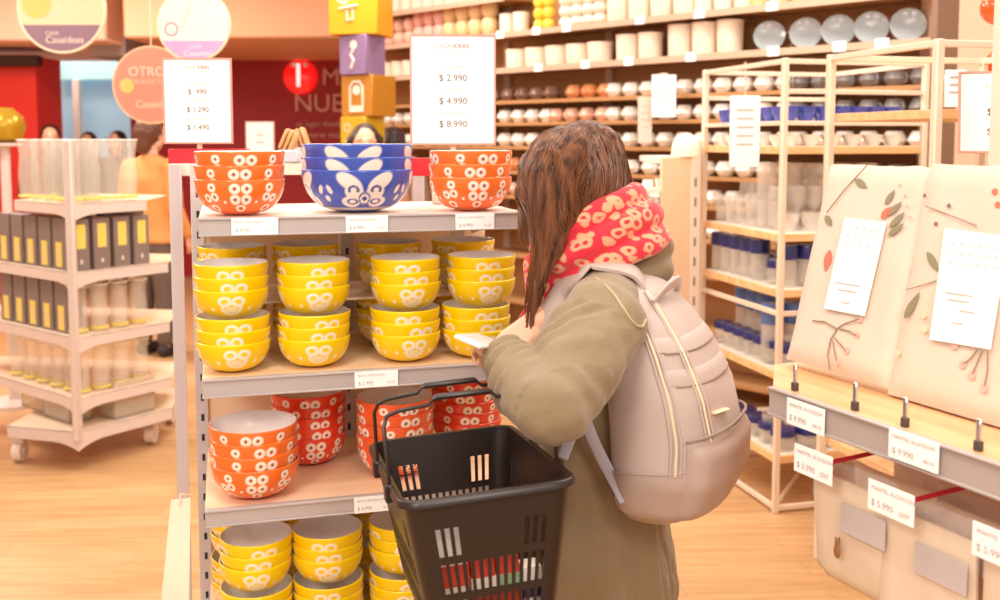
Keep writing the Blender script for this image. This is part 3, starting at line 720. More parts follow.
# cuffs
mb = MB(); cw = EL.lerp(WL, .97); dv = (WL - EL).normalized()
mb.tube([cw - dv * .014, cw, cw + dv * .012], [.036, .0375, .036], 20); W('cuff', mb.mesh('cuff', M_coat))
mb = MB(); mb.tube([cw + dv * .010, cw + dv * .018, cw + dv * .026], [.033, .0345, .031], 20); W('sweater_cuff', mb.mesh('sweater_cuff', mat('crimson_knit', 'BE2440', .85)))['label'] = 'crimson knit cuff at the wrist'
cwr = ER.lerp(WR, .93); dvr = (WR - ER).normalized()
mb = MB(); mb.tube([cwr - dvr * .01, cwr + dvr * .02], [.034, .033], 18); W('sweater_cuff', mb.mesh('sweater_cuff', bpy.data.materials['crimson_knit']))
# armhole seam with its pale edging
W_shell = BVHTree.FromPolygons([v.co[:] for v in coat.data.vertices], [tuple(p.vertices) for p in coat.data.polygons])
pts = []
for px, py in ((596, 279), (606, 286), (615, 296), (622, 307), (629, 318), (636, 326), (642, 327), (645, 320), (646, 308)):
    q = ray(px, py); h = W_shell.ray_cast(Vector((0, 0, EYE)), q.normalized()); pts.append(h[0] + h[1] * .001 if h[0] is not None else P(px, py, 1.62))
mb = MB(); mb.tube(pts, .0024, 6); W('armhole_seam', mb.mesh('armhole_seam', mat('coat_edging', 'B9A682', .7)))
# scarf: three tilted wraps
mb = MB(); sc_c = P(591, 243, 1.86)
for off, r0, tr, ph in ((-.042, .106, .0225, .0), (.001, .107, .024, 1.7), (.042, .098, .0225, 3.1)):
    pts = []
    for k in range(40):
        th = 2 * PI * k / 40; wv = .004 * math.sin(3 * th + ph)
        d = -Fv * math.cos(th) * (r0 * (1.0 if math.cos(th) > 0 else .80) + wv) + Lv * math.sin(th) * (r0 * .98 + wv)
        pts.append(sc_c + d + UP * (math.cos(th) * r0 * .52 + off * .95) + Fv * (off * .45))
    mb.tube(pts, [tr * (1 + .05 * math.sin(5 * 2 * PI * k / 40 + ph)) for k in range(40)], 14, closed=True)
# front drape where the wraps sink onto the chest
fr = P(541, 283, 1.80)
capsule(mb, fr + UP * .03, P(537, 303, 1.79), .034, .020)
def sfold(co): q = Vector(co); return .0022 * noise.noise(q * 26)
W('scarf', remesh(mb, .0042, 2, .5, sfold), M_scarf)
# hair: fused shell plus strands laid over it
mb = MB()
side_h = Vector((-Fd.y, Fd.x, 0)).normalized(); up_h = side_h.cross(Fd); up_h = -up_h if up_h.z < 0 else up_h
Mh4 = Matrix(((side_h.x, Fd.x, up_h.x), (side_h.y, Fd.y, up_h.y), (side_h.z, Fd.z, up_h.z))).to_4x4()
mb.sphere(P(571, 181, 1.845), .1, 28, 20, (.86, .97, 1.0), Mh4)
capsule(mb, P(553, 180, 1.79), P(554, 212, 1.765), .056, .042); capsule(mb, P(552, 212, 1.765), P(550, 246, 1.755), .040, .028)
capsule(mb, P(550, 246, 1.755), P(538, 286, 1.745), .027, .010); capsule(mb, P(537, 288, 1.745), P(530, 334, 1.735), .013, .004)
capsule(mb, P(549, 165, 1.79), P(523, 192, 1.79), .040, .016)
capsule(mb, P(585, 165, 1.86), P(603, 192, 1.88), .080, .058); capsule(mb, P(566, 200, 1.79), P(572, 222, 1.78), .05, .03)
capsule(mb, P(596, 158, 1.92), P(640, 205, 1.945), .040, .010)
capsule(mb, P(540, 170, 1.93), P(530, 235, 1.93), .045, .025)
def hfold(co): q = Vector(co); return .0028 * noise.noise(Vector((q.x * 70 + q.z * 20, q.y * 70, q.z * 9)))
hs = remesh(mb, .006, 5, .5, hfold); hair = W('hair', hs, M_hair)
hb = BVHTree.FromPolygons([v.co[:] for v in hs.vertices], [tuple(p.vertices) for p in hs.polygons])
crown = P(572, 128, 1.85); rnd = random.Random(3)
ends = []
def seg(a, b, n):
    for k in range(n): ends.append(Vector(a).lerp(Vector(b), rnd.random()))
seg(P(516, 192, 1.78), P(524, 204, 1.77), 70); seg(P(527, 200, 1.765), P(530, 260, 1.74), 60)
seg(P(531, 325, 1.735), P(535, 288, 1.73), 90); seg(P(538, 288, 1.73), P(553, 242, 1.735), 90)
seg(P(553, 242, 1.735), P(578, 222, 1.75), 110); seg(P(578, 222, 1.76), P(606, 204, 1.81), 110); seg(P(606, 204, 1.81), P(628, 194, 1.90), 90)
seg(P(626, 190, 1.93), P(642, 206, 1.945), 40); seg(P(600, 200, 1.96), P(540, 240, 1.94), 80)
mb = MB()
for e in ends:
    c0 = crown + Vector((rnd.uniform(-.03, .03), rnd.uniform(-.04, .03), 0)); pts = []; n = 11
    out = (c0 + e) / 2 - Hc; out.z = 0
    for k in range(n + 1):
        t = k / n; q = c0.lerp(e, t)
        bulge = math.sin(PI * min(1, t * 1.15)) * .07
        q = q + (q - Hc).normalized() * bulge if t < .87 else q
        near = hb.find_nearest(q)
        if near[0] is not None and t < .93:
            q = near[0] + near[1] * (.0012 + .0022 * rnd.random())
        pts.append(q)
    r = rnd.uniform(.0010, .0021)
    mb.tube(pts, [r * (1 - .55 * k / n) for k in range(n + 1)], 4)
for k in range(26):
    a0 = P(rnd.uniform(530, 545), rnd.uniform(235, 270), 1.735); b0 = P(rnd.uniform(524, 534), rnd.uniform(300, 338), 1.735)
    mb.tube([a0, a0.lerp(b0, .5) + Vector((rnd.uniform(-.004, .004), 0, 0)), b0], [.0016, .0013, .0006], 4)
hst = mb.mesh('hair_strand', M_hair); o = bpy.data.objects.new('loose_hair', hst); COL.objects.link(o); o.parent = hair; o['kind'] = 'stuff'
# phone she holds
ph = thing('phone', 'pale phone held up in the woman\'s fingers before the yellow bowls', 'phone', PH, 0)
Mp = Matrix.Rotation(-.5, 4, 'Z') @ Matrix.Rotation(-.15, 4, 'X') @ Matrix.Rotation(.25, 4, 'Y')
mb = MB(); mb.box(-.027, .027, -.04, .04, -.004, .004, .0035, Mp, 2); mb.obj('case', mat('phone_white', 'F6EFEA', .3), ph)
mb = MB(); mb.box(-.024, .024, -.036, .036, .0041, .0046, 0, Mp); mb.obj('screen', mat('phone_screen', 'D6CFD0', .1), ph)

# ================================================================== backpack
BN = Vector((.90, -.436, 0)).normalized(); BW = Vector((.436, .90, 0)).normalized()
BO = Vector((.230, 1.772, .838))
bp = thing('backpack', 'greige backpack with piped zips worn on the woman\'s back', 'backpack', BO)
M_bag = mat('greige_nylon', 'BBA8A0', .55, var=.07, scale=12, bump=.12, bscale=25, sheen=.2)
M_bag2 = mat('greige_panel', 'B29C92', .5, var=.06, scale=10, bump=.08, bscale=20)
M_zip = mat('cream_piping', 'EBD3B2', .5, var=.03)
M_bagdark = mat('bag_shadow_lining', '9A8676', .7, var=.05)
BS = [(0, .060, .03, .085), (.012, .095, .012, .125), (.04, .140, .0, .165), (.10, .156, -.006, .192), (.17, .150, -.012, .196), (.24, .145, -.020, .178), (.31, .132, -.030, .142), (.36, .115, -.038, .105), (.40, .092, -.044, .068), (.425, .06, -.048, .03), (.432, .03, -.040, .0)]
def bsec(z):
    for (z0, w0, a0, b0), (z1, w1, a1, b1) in zip(BS, BS[1:]):
        if z0 <= z <= z1:
            t = (z - z0) / (z1 - z0); return w0 + (w1 - w0) * t, a0 + (a1 - a0) * t, b0 + (b1 - b0) * t
    return BS[-1][1:]
def bsurf(t, z, off=0):
    w, a, b_ = bsec(z); e = 2.7; ct, st = math.cos(t), math.sin(t)
    x = (w + off) * math.copysign(abs(ct) ** (2 / e), ct); y = (a + b_) / 2 + ((b_ - a) / 2 + off) * math.copysign(abs(st) ** (2 / e), st)
    return BW * x + BN * y + UP * z
def sub(zs):
    out = []
    for a, b_ in zip(zs, zs[1:]): out += [a + (b_ - a) * k / 4 for k in range(4)]
    return out + [zs[-1]]
mb = MB(); zz = sub([s[0] for s in BS]); N = 64
def wr(p, a): return p * (1 + .012 * noise.noise(p * 16 + Vector((3, 1, 0))) * a)
mb.rings([[wr(bsurf(2 * PI * k / N, z), 1) for k in range(N)] for z in zz], cap0=True, cap1=True)
me = mb.mesh('main_body', M_bag, 70); link('main_body', me, bp)
# lower panel in a smoother cloth
mb = MB(); zl = [.002 + (.118 - .002) * k / 10 for k in range(11)]
def lowtop(t): return .118 + .02 * math.sin(t)
mb.rings([[bsurf(2 * PI * k / N, .004 + (lowtop(2 * PI * k / N) - .004) * j / 10, .0016) for k in range(N)] for j in range(11)])
link('lower_panel', mb.mesh('lower_panel', M_bag2, 70), bp)
mb = MB(); mb.tube([bsurf(2 * PI * k / 64, lowtop(2 * PI * k / 64), .002) for k in range(64)], .0016, 6, closed=True); link('panel_seam', mb.mesh('panel_seam', M_bag2), bp)
# two piped zips running up the near side
for t0 in (2.86, 2.26):
    for dt, m_, r_ in ((0, M_zip, .0026), (.075, M_bag, .0022), (-.075, M_bag, .0022)):
        mb = MB(); mb.tube([bsurf(t0 + dt, .12 + .285 * k / 20, .0022) for k in range(21)], r_, 6)
        link('zip_piping', mb.mesh('zip_piping', m_), bp)
# front pocket bulging on the outer face
mb = MB(); rows = []
for j in range(15):
    z = .028 + .147 * j / 14; row = []
    for i in range(25):
        t = PI / 2 + (i / 24 - .5) * 2 * 1.12
        ed = min(1, min(i, 24 - i) / 3) * min(1, min(j + .01, 14.01 - j) / 2.2)
        row.append(bsurf(t, z, .001 + .016 * ed ** .6))
    rows.append(row)
mb.rings(rows, close=False); link('front_pocket', mb.mesh('front_pocket', M_bag2, 80), bp)
mb = MB(); pts = [bsurf(PI / 2 + (i / 20 - .5) * 2 * 1.15, .178 + .01 * math.cos((i / 20 - .5) * PI), .010) for i in range(21)]; mb.tube(pts, .0028, 6); zp = link('pocket_zip', mb.mesh('pocket_zip', M_bagdark), bp)
pz = bsurf(PI / 2 - 1.05, .176, .014)
mb = MB(); mb.tube([pz, pz - UP * .012 + BN * .004, pz - UP * .03 + BN * .003], [.0015, .0035, .0042], 8); link('zip_puller', mb.mesh('zip_puller', M_zip), zp)
# carrying bands across the upper outer face
for zb, w_ in ((.275, .012), (.325, .011)):
    mb = MB(); rows = [[bsurf(PI / 2 + (i / 24 - .5) * 2 * 1.25, zb + dz, off) for i in range(25)] for dz, off in ((-w_, .0005), (-w_, .002), (0, .0035), (w_, .002), (w_, .0005))]
    mb.rings(rows, close=False); link('grip_band', mb.mesh('grip_band', M_bag, 80), bp)
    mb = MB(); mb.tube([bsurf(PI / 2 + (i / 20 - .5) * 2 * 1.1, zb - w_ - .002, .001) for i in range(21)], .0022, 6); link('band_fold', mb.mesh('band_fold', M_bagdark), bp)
mb = MB(); mb.tube([bsurf(PI / 2 + .15, .210, .003), bsurf(PI / 2 + .5, .214, .003)], .006, 8, flat=.4); link('woven_label', mb.mesh('woven_label', M_zip), bp)
def ribbon(mb, pts, w, th, wd):
    """strap along pts (relative to BO), width w along wd (vector or list)"""
    rings = []; n = len(pts)
    for i, p in enumerate(pts):
        t = (pts[min(i + 1, n - 1)] - pts[max(i - 1, 0)]).normalized()
        d = wd[i] if isinstance(wd, list) else wd
        d = (d - t * d.dot(t)).normalized(); nn = t.cross(d)
        rings.append([p + d * w * a + nn * th * b_ for a, b_ in ((-.5, -.3), (-.44, -.5), (.44, -.5), (.5, -.3), (.5, .3), (.44, .5), (-.44, .5), (-.5, .3))])
    mb.rings(rings, cap0=True, cap1=True)
def spline(ps, n=8):
    out = []; ps = [Vector(p) for p in ps]; Q = [ps[0]] + ps + [ps[-1]]
    for i in range(1, len(Q) - 2):
        for k in range(n):
            t = k / n; a, b_, c, d = Q[i - 1:i + 3]
            out.append(.5 * ((2 * b_) + (c - a) * t + (2 * a - 5 * b_ + 4 * c - d) * t * t + (3 * b_ - a - 3 * c + d) * t ** 3))
    return out + [ps[-1]]
cs = W_shell
def hug(p, off=.006):
    q = cs.find_nearest(p); return q[0] + q[1] * off
# near shoulder strap over the coat
raw = [P(664, 318, 1.735), P(650, 303, 1.735), P(640, 298, 1.735), P(620, 284, 1.73), P(597, 274, 1.735), P(575, 274, 1.73), P(556, 288, 1.74), P(545, 320, 1.74), P(556, 372, 1.68), P(582, 412, 1.655)]
sp_ = spline([p if i < 2 or i > 7 else hug(p, .008) for i, p in enumerate(raw)], 7)
wds = []
for i, p in enumerate(sp_):
    nn = cs.find_nearest(p)[1]; tt = sp_[min(i + 1, len(sp_) - 1)] - sp_[max(i - 1, 0)]
    w_ = tt.cross(nn).normalized(); wds.append(w_ if not wds or w_.dot(wds[-1]) > 0 else -w_)
wds = [(wds[max(0, i - 2)] + wds[max(0, i - 1)] + wds[i] + wds[min(len(wds) - 1, i + 1)] + wds[min(len(wds) - 1, i + 2)]).normalized() for i in range(len(wds))]
mb = MB(); ribbon(mb, [p - BO for p in sp_], .050, .009, wds); link('shoulder_strap', mb.mesh('shoulder_strap', M_bag, 50), bp)
mb = MB(); ribbon(mb, [p - BO for p in spline([P(582, 408, 1.655), P(590, 432, 1.655), P(604, 462, 1.66), BO + bsurf(PI * 1.12, .06)], 6)], .020, .003, Vector((.8, -.3, .25))); link('webbing', mb.mesh('webbing', mat('grey_webbing', 'B9B0BC', .6)), bp)
mb = MB(); ribbon(mb, [p - BO for p in spline([P(583, 411, 1.65), P(574, 430, 1.655), P(563, 458, 1.65)], 6)], .018, .003, Vector((.8, -.3, .25))); link('webbing', mb.mesh('webbing', bpy.data.materials['grey_webbing']), bp)
sh = [p - Lv * .26 for p in (P(650, 303, 1.735), P(640, 290, 1.74), P(620, 273, 1.74), P(597, 268, 1.745), P(575, 282, 1.74), P(556, 310, 1.75), P(556, 372, 1.70))]
mb = MB(); ribbon(mb, [p - BO for p in spline([sh[0] + BN * .02] + [hug(p) for p in sh[1:]], 6)] + [bsurf(.2, .05)], .05, .009, Vector((.2, .9, .3))); link('shoulder_strap', mb.mesh('shoulder_strap', M_bag, 50), bp)
# grab loop on top
g0_, g1_ = bsurf(PI / 2 - .8, .385, .0), bsurf(PI / 2 + .8, .385, .0)
mid = (g0_ + g1_) / 2 + UP * .03 + BN * .018
mb = MB(); ribbon(mb, spline([g0_, (g0_ * .75 + g1_ * .25) + UP * .022 + BN * .012, mid, (g0_ * .25 + g1_ * .75) + UP * .022 + BN * .012, g1_], 6), .022, .006, BN * .3 + UP * .7); link('grab_loop', mb.mesh('grab_loop', M_bag, 50), bp)

# ================================================================== shopping basket
rA, rB, rC, rD = ray(365, 445), ray(412, 504), ray(582, 479), ray(502, 427)
import numpy as np
kk = 1.335 / rB.y
a_, c_, d_ = np.linalg.solve(np.array([list(rA), list(rC), list(-rD)]).T, np.array(list(rB * kk)))
E0 = Vector((0, 0, EYE)); bB = E0 + rB * kk; bA = E0 + rA * a_; bC = E0 + rC * c_; bD = E0 + rD * d_
bc = (bA + bB + bC + bD) / 4; ex = (bC - bB).normalized(); ey = (bA - bB); ey = (ey - ex * ey.dot(ex)).normalized(); ez = ex.cross(ey)
if ez.z < 0: ez = -ez
HX, HY = (bC - bB).length / 2, (bA - bB).length / 2
bk = thing('shopping_basket', 'black plastic shopping basket with wire handles hanging from the woman\'s forearm', 'basket', bc)
bk.rotation_euler = Matrix(((ex.x, ey.x, ez.x), (ex.y, ey.y, ez.y), (ex.z, ey.z, ez.z))).to_euler()
M_blk = mat('black_plastic', '281B16', .35, var=.05, spec=.5)
BH = .215; RAD = .028
def bpoint(side, u, v):
    """point on the tapering wall; side 0 front(-y) 1 right(+x) 2 back 3 left; u 0..1 along, v 0 rim..1 bottom"""
    hx = HX * (1 - .26 * v); hy = HY * (1 - .17 * v); r = RAD * (1 - .2 * v)
    if side == 0: x, y = -hx + r + (2 * hx - 2 * r) * u, -hy
    elif side == 1: x, y = hx, -hy + r + (2 * hy - 2 * r) * u
    elif side == 2: x, y = hx - r - (2 * hx - 2 * r) * u, hy
    else: x, y = -hx, hy - r - (2 * hy - 2 * r) * u
    return x, y, -BH * v
def corner(side, k, n, v):
    hx = HX * (1 - .26 * v); hy = HY * (1 - .17 * v); r = RAD * (1 - .2 * v)
    cx, cy, a0 = ((hx - r, -hy + r, -PI / 2), (hx - r, hy - r, 0), (-hx + r, hy - r, PI / 2), (-hx + r, -hy + r, PI))[side]
    t = a0 + PI / 2 * k / n; return cx + r * math.cos(t), cy + r * math.sin(t), -BH * v
cols = []   # (function of v, slot index or None, count, side)
for side in range(4):
    ns = 13 if side % 2 == 0 else 20
    u0, u1 = .03, .97; pw = (u1 - u0) / ns
    cols.append((side, 'w', 0.0, None))
    for i in range(ns):
        cols.append((side, 'w', u0 + pw * (i + .22), i)); cols.append((side, 'w', u0 + pw * (i + .80), None))
    cols.append((side, 'w', 1.0, None))
    for k in range(1, 5): cols.append((side, 'c', k, None))
vb = [0, .05, .13, .17, .20, .40, .45, .66, .71, .91, 1.0]
bands = {4: 1, 6: 2, 8: 3}
mb = MB(); bm = mb.bm; grid = []
for side, typ, u, _i in cols:
    grid.append([bm.verts.new(bpoint(side, u, v) if typ == 'w' else corner(side, u, 5, v)) for v in vb])
faces = []
for ci, (side, typ, u, idx) in enumerate(cols):
    nx_ = (ci + 1) % len(cols); ns = 13 if side % 2 == 0 else 20
    for r in range(len(vb) - 1):
        hole = idx is not None and r in bands and (bands[r] != 1 or idx < 3 or idx >= ns - 3)
        if hole: continue
        faces.append(bm.faces.new((grid[ci][r], grid[nx_][r], grid[nx_][r + 1], grid[ci][r + 1])))
bmesh.ops.recalc_face_normals(bm, faces=bm.faces)
bmesh.ops.solidify(bm, geom=faces, thickness=.0032)
mb.obj('wall_panel', M_blk, bk, 35)
mb = MB(); bot = []
for side, typ, u, _i in cols: bot.append(bpoint(side, u, 1.0) if typ == 'w' else corner(side, u, 5, 1.0))
mb.rings([[Vector(p) for p in bot], [Vector(p) + Vector((0, 0, .004)) for p in bot]], cap0=True, cap1=True); mb.obj('floor_panel', M_blk, bk)
def perim(off, dz, v=0):
    out = []
    for side in range(4):
        for u in (0, .5, 1):
            x, y, z = bpoint(side, u, v); n_ = ((0, -1), (1, 0), (0, 1), (-1, 0))[side]; out.append(Vector((x + n_[0] * off, y + n_[1] * off, z + dz)))
        for k in range(1, 5):
            x, y, z = corner(side, k, 5, v); t = (-PI / 2, 0, PI / 2, PI)[side] + PI / 2 * k / 5; out.append(Vector((x + math.cos(t) * off, y + math.sin(t) * off, z + dz)))
    return out
mb = MB(); mb.rings([perim(-.004, -.004), perim(-.003, .003), perim(.004, .004), perim(.0075, .001), perim(.0085, -.007), perim(.0065, -.0075), perim(.006, -.002), perim(.001, -.003)]); mb.obj('rim', M_blk, bk, 50)
for y0, lean in ((-HY * .46, .020), (HY * .30, -.020)):
    h_ = .104; x_ = HX + .006
    path = [(-x_, y0, -.006), (-x_, y0, .03), (-x_, y0 + lean * .7, h_ - .02), (-x_ + .006, y0 + lean, h_ - .006), (-x_ + .022, y0 + lean, h_), (-HX * .48, y0 + lean, h_ + .004), (-HX * .40, y0 + lean, h_ + .014), (HX * .30, y0 + lean, h_ + .014), (HX * .38, y0 + lean, h_ + .004),
            (x_ - .022, y0 + lean, h_), (x_ - .006, y0 + lean, h_ - .006), (x_, y0 + lean * .7, h_ - .02), (x_, y0, .03), (x_, y0, -.006)]
    mb = MB(); mb.tube(path, .0031, 8); hd = mb.obj('wire_handle', M_blk, bk)
    mb = MB(); mb.tube([(-HX * .42, y0 + lean, h_ + .012), (-HX * .38, y0 + lean, h_ + .014), (HX * .28, y0 + lean, h_ + .014), (HX * .32, y0 + lean, h_ + .012)], [.0035, .0048, .0048, .0035], 8); mb.obj('grip', M_blk, hd)
    for sx in (-1, 1):
        mb = MB(); mb.box(sx * x_ - .008, sx * x_ + .008, y0 - .012, y0 + .012, -.022, .004, .002); mb.obj('hinge', M_blk, bk)
# packets lying in the basket
M_pk = [mat('packet_white', 'F3E9DF', .4), mat('packet_red', 'DE4A35', .4), mat('packet_green', '9CBE8E', .4), mat('packet_yellow', 'EFC23A', .4), mat('packet_navy', '3C3A6A', .4)]
R3 = Matrix(((ex.x, ey.x, ez.x), (ex.y, ey.y, ez.y), (ex.z, ey.z, ez.z)))
def packet(x0, x1, y0, y1, z0, z1, m0, m1, label):
    t = thing('food_packet', label, 'packet', bc, 0, 'packets in the basket'); t.rotation_euler = bk.rotation_euler
    mb = MB(); mb.box(x0, x1, y0, y1, z0, z1, .004, None, 2); mb.obj('carton', m0, t)
    mb = MB(); h = z1 - z0; mb.box(x0 - .0006, x1 + .0006, y0 - .0006, y1 + .0006, z0 + h * .42, z0 + h * .62); mb.obj('printed_band', m1, t)
fz = -BH + .0045
packet(-.084, -.030, -.138, -.095, fz, fz + .158, M_pk[0], M_pk[1], 'white packet with red band standing at the basket front')
packet(-.026, .010, -.138, -.098, fz, fz + .118, M_pk[1], M_pk[0], 'red packet with white band standing in the basket')
packet(.014, .046, -.138, -.10, fz, fz + .118, M_pk[1], M_pk[2], 'red packet with green band standing in the basket')
packet(.050, .080, -.138, -.10, fz, fz + .078, M_pk[0], M_pk[4], 'short white packet with navy band in the basket')
packet(-.080, .076, -.07, .02, fz, fz + .040, M_pk[3], M_pk[0], 'yellow packet lying flat behind others in the basket')
# ================================================================== textile display on the right
RU = Vector((.422, -.907, 0)).normalized(); RN = Vector((.907, .422, 0)).normalized()
r0 = P(770, 386, 1.5); R0 = Vector((r0.x, r0.y, 0)); RZ = r0.z
RA = math.atan2(RU.y, RU.x)
def rw(s, n, z): return R0 + RU * s + RN * n + Vector((0, 0, z))
def r_at(px, n):
    """s along the display where photo column px meets depth n"""
    d = ray(px, 300); q = d.x / d.y; o = R0 + RN * n
    return (q * o.y - o.x) / (RU.x - q * RU.y)
FH = r0.z - P(770, 414, 1.5).z
disp = thing('textile_display', 'grey railed display shelf with oak top holding packed tablecloths', 'display shelf', R0, RA)
M_fascia = mat('fascia_grey', 'B5A8A2', .4, metal=.05, var=.03)
M_oak = wood_mat('display_oak', 'D9A06A', 'EABF90', (4, 34, 34), .4)
mb = MB(); mb.prism([(0.0, .006), (.75, .006), (.75, .42), (-.12, .42), (-.12, .11)], RZ - .026, RZ - .002); mb.obj('shelf_board', M_oak, disp)
mb = MB(); mb.box(0, .75, -.002, .006, RZ - FH, RZ, .0015); mb.box(0, .75, -.006, -.002, RZ - .004, RZ, .001); mb.box(0, .75, -.006, -.002, RZ - FH, RZ - FH + .004, .001); mb.obj('price_rail', M_fascia, disp)
M_brown = wood_mat('back_board', 'B98555', 'D4A374', (4, 20, 20), .5)
mb = MB(); mb.box(.10, .75, .40, .42, .05, RZ - .026, .002); mb.obj('back_board', M_brown, disp)
mb = MB(); mb.box(.06, .10, .38, .42, 0, RZ + .62, .002); mb.obj('upright', M_cream, disp)
mb = MB(); mb.box(.10, .75, .36, .40, 0, .05, .002); mb.obj('foot', M_cream, disp)
mb = MB(); mb.box(.10, .75, .385, .40, RZ - .13, RZ - .10, .002); mb.obj('hook_bar', M_fascia, disp)
# metal pegs standing at the shelf front
M_chrome = mat('chrome_peg', 'D8D2D0', .2, metal=.8, var=.02); M_pegdark = mat('peg_foot_dark', '4A3F3C', .5)
for k, px in enumerate((797, 858, 909, 984)):
    s_ = r_at(px, .02)
    t = thing('shelf_peg', ['upright metal peg at the far end of the oak shelf', 'upright metal peg before the first tablecloth pack', 'upright metal peg between the two tablecloth packs', 'upright metal peg before the second tablecloth pack'][k], 'peg', rw(s_, .02, RZ - .002), RA, 'metal pegs on the oak shelf')
    mb = MB(); mb.box(-.0035, .0035, -.002, .002, .012, .040, .001); mb.obj('shank', M_chrome, t)
    mb = MB(); mb.box(-.005, .005, -.004, .004, 0, .013, .001); mb.obj('foot', M_pegdark, t)

# packed tablecloths leaning back on the pegs
M_cloth = mat('cream_cloth', 'DECAB8', .75, var=.03, scale=40, bump=.06, bscale=200)
M_film = mat('clear_wrap', 'FFFFFF', .12, var=0, alpha=.10, spec=.6)
M_leaf = mat('printed_leaf', '8C8468', .7, var=.1); M_stem = mat('printed_stem', '9A7F66', .7, var=.08)
M_petal = mat('printed_petal', 'E8735C', .7, var=.08); M_pink = mat('printed_pink', 'EBAFA0', .7, var=.06); M_buff = mat('printed_buff', 'E8CFA6', .7, var=.05)
M_plum = mat('printed_plum', '8E6470', .7, var=.05)
M_card = mat('insert_card', 'FFFAF5', .5, var=.01)
class Pack:
    """leaning pack; its face plane passes through bottom edge points and leans back"""
    def __init__(s, s0, s1, n0, zb, H, lean, label):
        s.u = RU; up = (UP * math.cos(lean) + RN * math.sin(lean)); s.up = up; s.nrm = RU.cross(up); s.nrm = s.nrm if s.nrm.dot(RN) < 0 else -s.nrm
        s.o = rw(s0, n0, zb); s.w = s1 - s0; s.h = H
        s.t = thing('tablecloth_pack', label, 'packed tablecloth', s.o, 0, 'packed tablecloths on the oak shelf')
        s.M = Matrix(((s.u.x, -s.nrm.x, up.x), (s.u.y, -s.nrm.y, up.y), (s.u.z, -s.nrm.z, up.z))).to_4x4()
        s.t.rotation_euler = s.M.to_euler()      # local x along, y into depth, z up the face
        mb = MB(); nx, nz = 22, 28; D = .038
        def pos(i, k, back):
            x = s.w * i / nx; z = H * k / nz; ed = min(1, min(i, nx - i) / 2.0) * min(1, min(k, nz - k) / 2.0)
            b_ = .010 * (1 - ed ** .5) + .0022 * noise.noise(Vector((x * 20, z * 14, s0 * 9))) + .0015 * noise.noise(Vector((x * 50, z * 9, 4)))
            wob = .004 * noise.noise(Vector((z * 9, s0, 2 if i else 5)))
            return (x + (wob if i in (0, nx) else 0), D - b_ if back else b_, z + (.004 * noise.noise(Vector((x * 25, 7, s0))) if k == nz else 0))
        G = [[[mb.bm.verts.new(pos(i, k, bk_)) for k in range(nz + 1)] for i in range(nx + 1)] for bk_ in (0, 1)]
        for bk_ in (0, 1):
            for i in range(nx):
                for k in range(nz): mb.bm.faces.new((G[bk_][i][k], G[bk_][i + 1][k], G[bk_][i + 1][k + 1], G[bk_][i][k + 1]))
        def skirt(a, b_):
            for p, q, r, t_ in zip(a, a[1:], b_[1:], b_): mb.bm.faces.new((p, q, r, t_))
        skirt([G[0][i][0] for i in range(nx + 1)], [G[1][i][0] for i in range(nx + 1)]); skirt([G[0][i][nz] for i in range(nx + 1)], [G[1][i][nz] for i in range(nx + 1)])
        skirt(G[0][0], G[1][0]); skirt(G[0][nx], G[1][nx])
        s.cloth = mb.obj('folded_cloth', M_cloth, s.t, 50)
    def loc(s, px, py):
        p = on_plane(px, py, s.o, s.nrm); q = p - s.o; return q.dot(s.u), q.dot(s.up)
    def flat(s, name, pts, m, off, parent=None, raw=False):
        mb = MB(); P2 = pts if raw else [s.loc(*p) for p in pts]
        Mx = Matrix(((1, 0, 0, 0), (0, 0, 1, 0), (0, 1, 0, 0), (0, 0, 0, 1)))
        mb.prism(P2, -off - .0006, -off, Mx); return mb.obj(name, m, parent or s.t)
    def line(s, mb, pts, r=.0011, off=.003):
        Q = [s.loc(*p) for p in pts]; mb.tube([(x, -off, z) for x, z in Q], r, 6)
    def leafshape(s, a, b, w, n=9):
        (x0, z0), (x1, z1) = s.loc(*a), s.loc(*b); d = Vector((x1 - x0, z1 - z0)); nn = Vector((-d.y, d.x)).normalized(); out = []
        for k in range(n + 1):
            t = k / n; out.append((x0 + d.x * t + nn.x * w * math.sin(PI * t ** .8), z0 + d.y * t + nn.y * w * math.sin(PI * t ** .8)))
        for k in range(n - 1, 0, -1):
            t = k / n; out.append((x0 + d.x * t - nn.x * w * math.sin(PI * t ** .8), z0 + d.y * t - nn.y * w * math.sin(PI * t ** .8)))
        return out
    def leaf(s, a, b, w, m, name='printed_leaf'): return s.flat(name, s.leafshape(a, b, w), m, .0022, s.cloth, raw=True)
    def dot(s, p, r, m):
        x, z = s.loc(*p); return s.flat('printed_berry', [(x + r * math.cos(k), z + r * math.sin(k)) for k in [2 * PI * i / 10 for i in range(10)]], m, .0024, s.cloth, raw=True)
    def stems(s, lines, r=.0011):
        mb = MB()
        for l in lines: s.line(mb, l, r)
        return mb.obj('printed_stem', M_stem, s.cloth)
    def insert(s, q, lines):
        c_ = s.flat('insert_card', q, M_card, .0045)
        for (x0, y0, x1, y1) in lines:
            mb = MB(); a = s.loc(x0, y0); b_ = s.loc(x1, y1); mb.tube([(a[0], -.0054, a[1]), (b_[0], -.0054, b_[1])], .0009, 4); mb.obj('text_line', M_inklight, c_)
        return c_
zb1 = P(820, 372, 1.60).z
pk1 = Pack(-.104, .118, .112, RZ + .012, .335, .26, 'floral tablecloth pack with narrow card, standing next to the white wire rack')
pk1.insert([(847, 218), (889, 223), (867, 317), (826, 309)], [(838, 283, 862, 287), (840, 290, 858, 293), (844, 303, 852, 304)])
for i in range(4):
    for j in range(3):
        pass
pk1.stems([[(828, 213), (846, 190), (869, 165)]], .0010)
pk1.leaf((856, 180), (868, 188), .006, M_leaf); pk1.leaf((826, 216), (833, 226), .006, M_leaf)
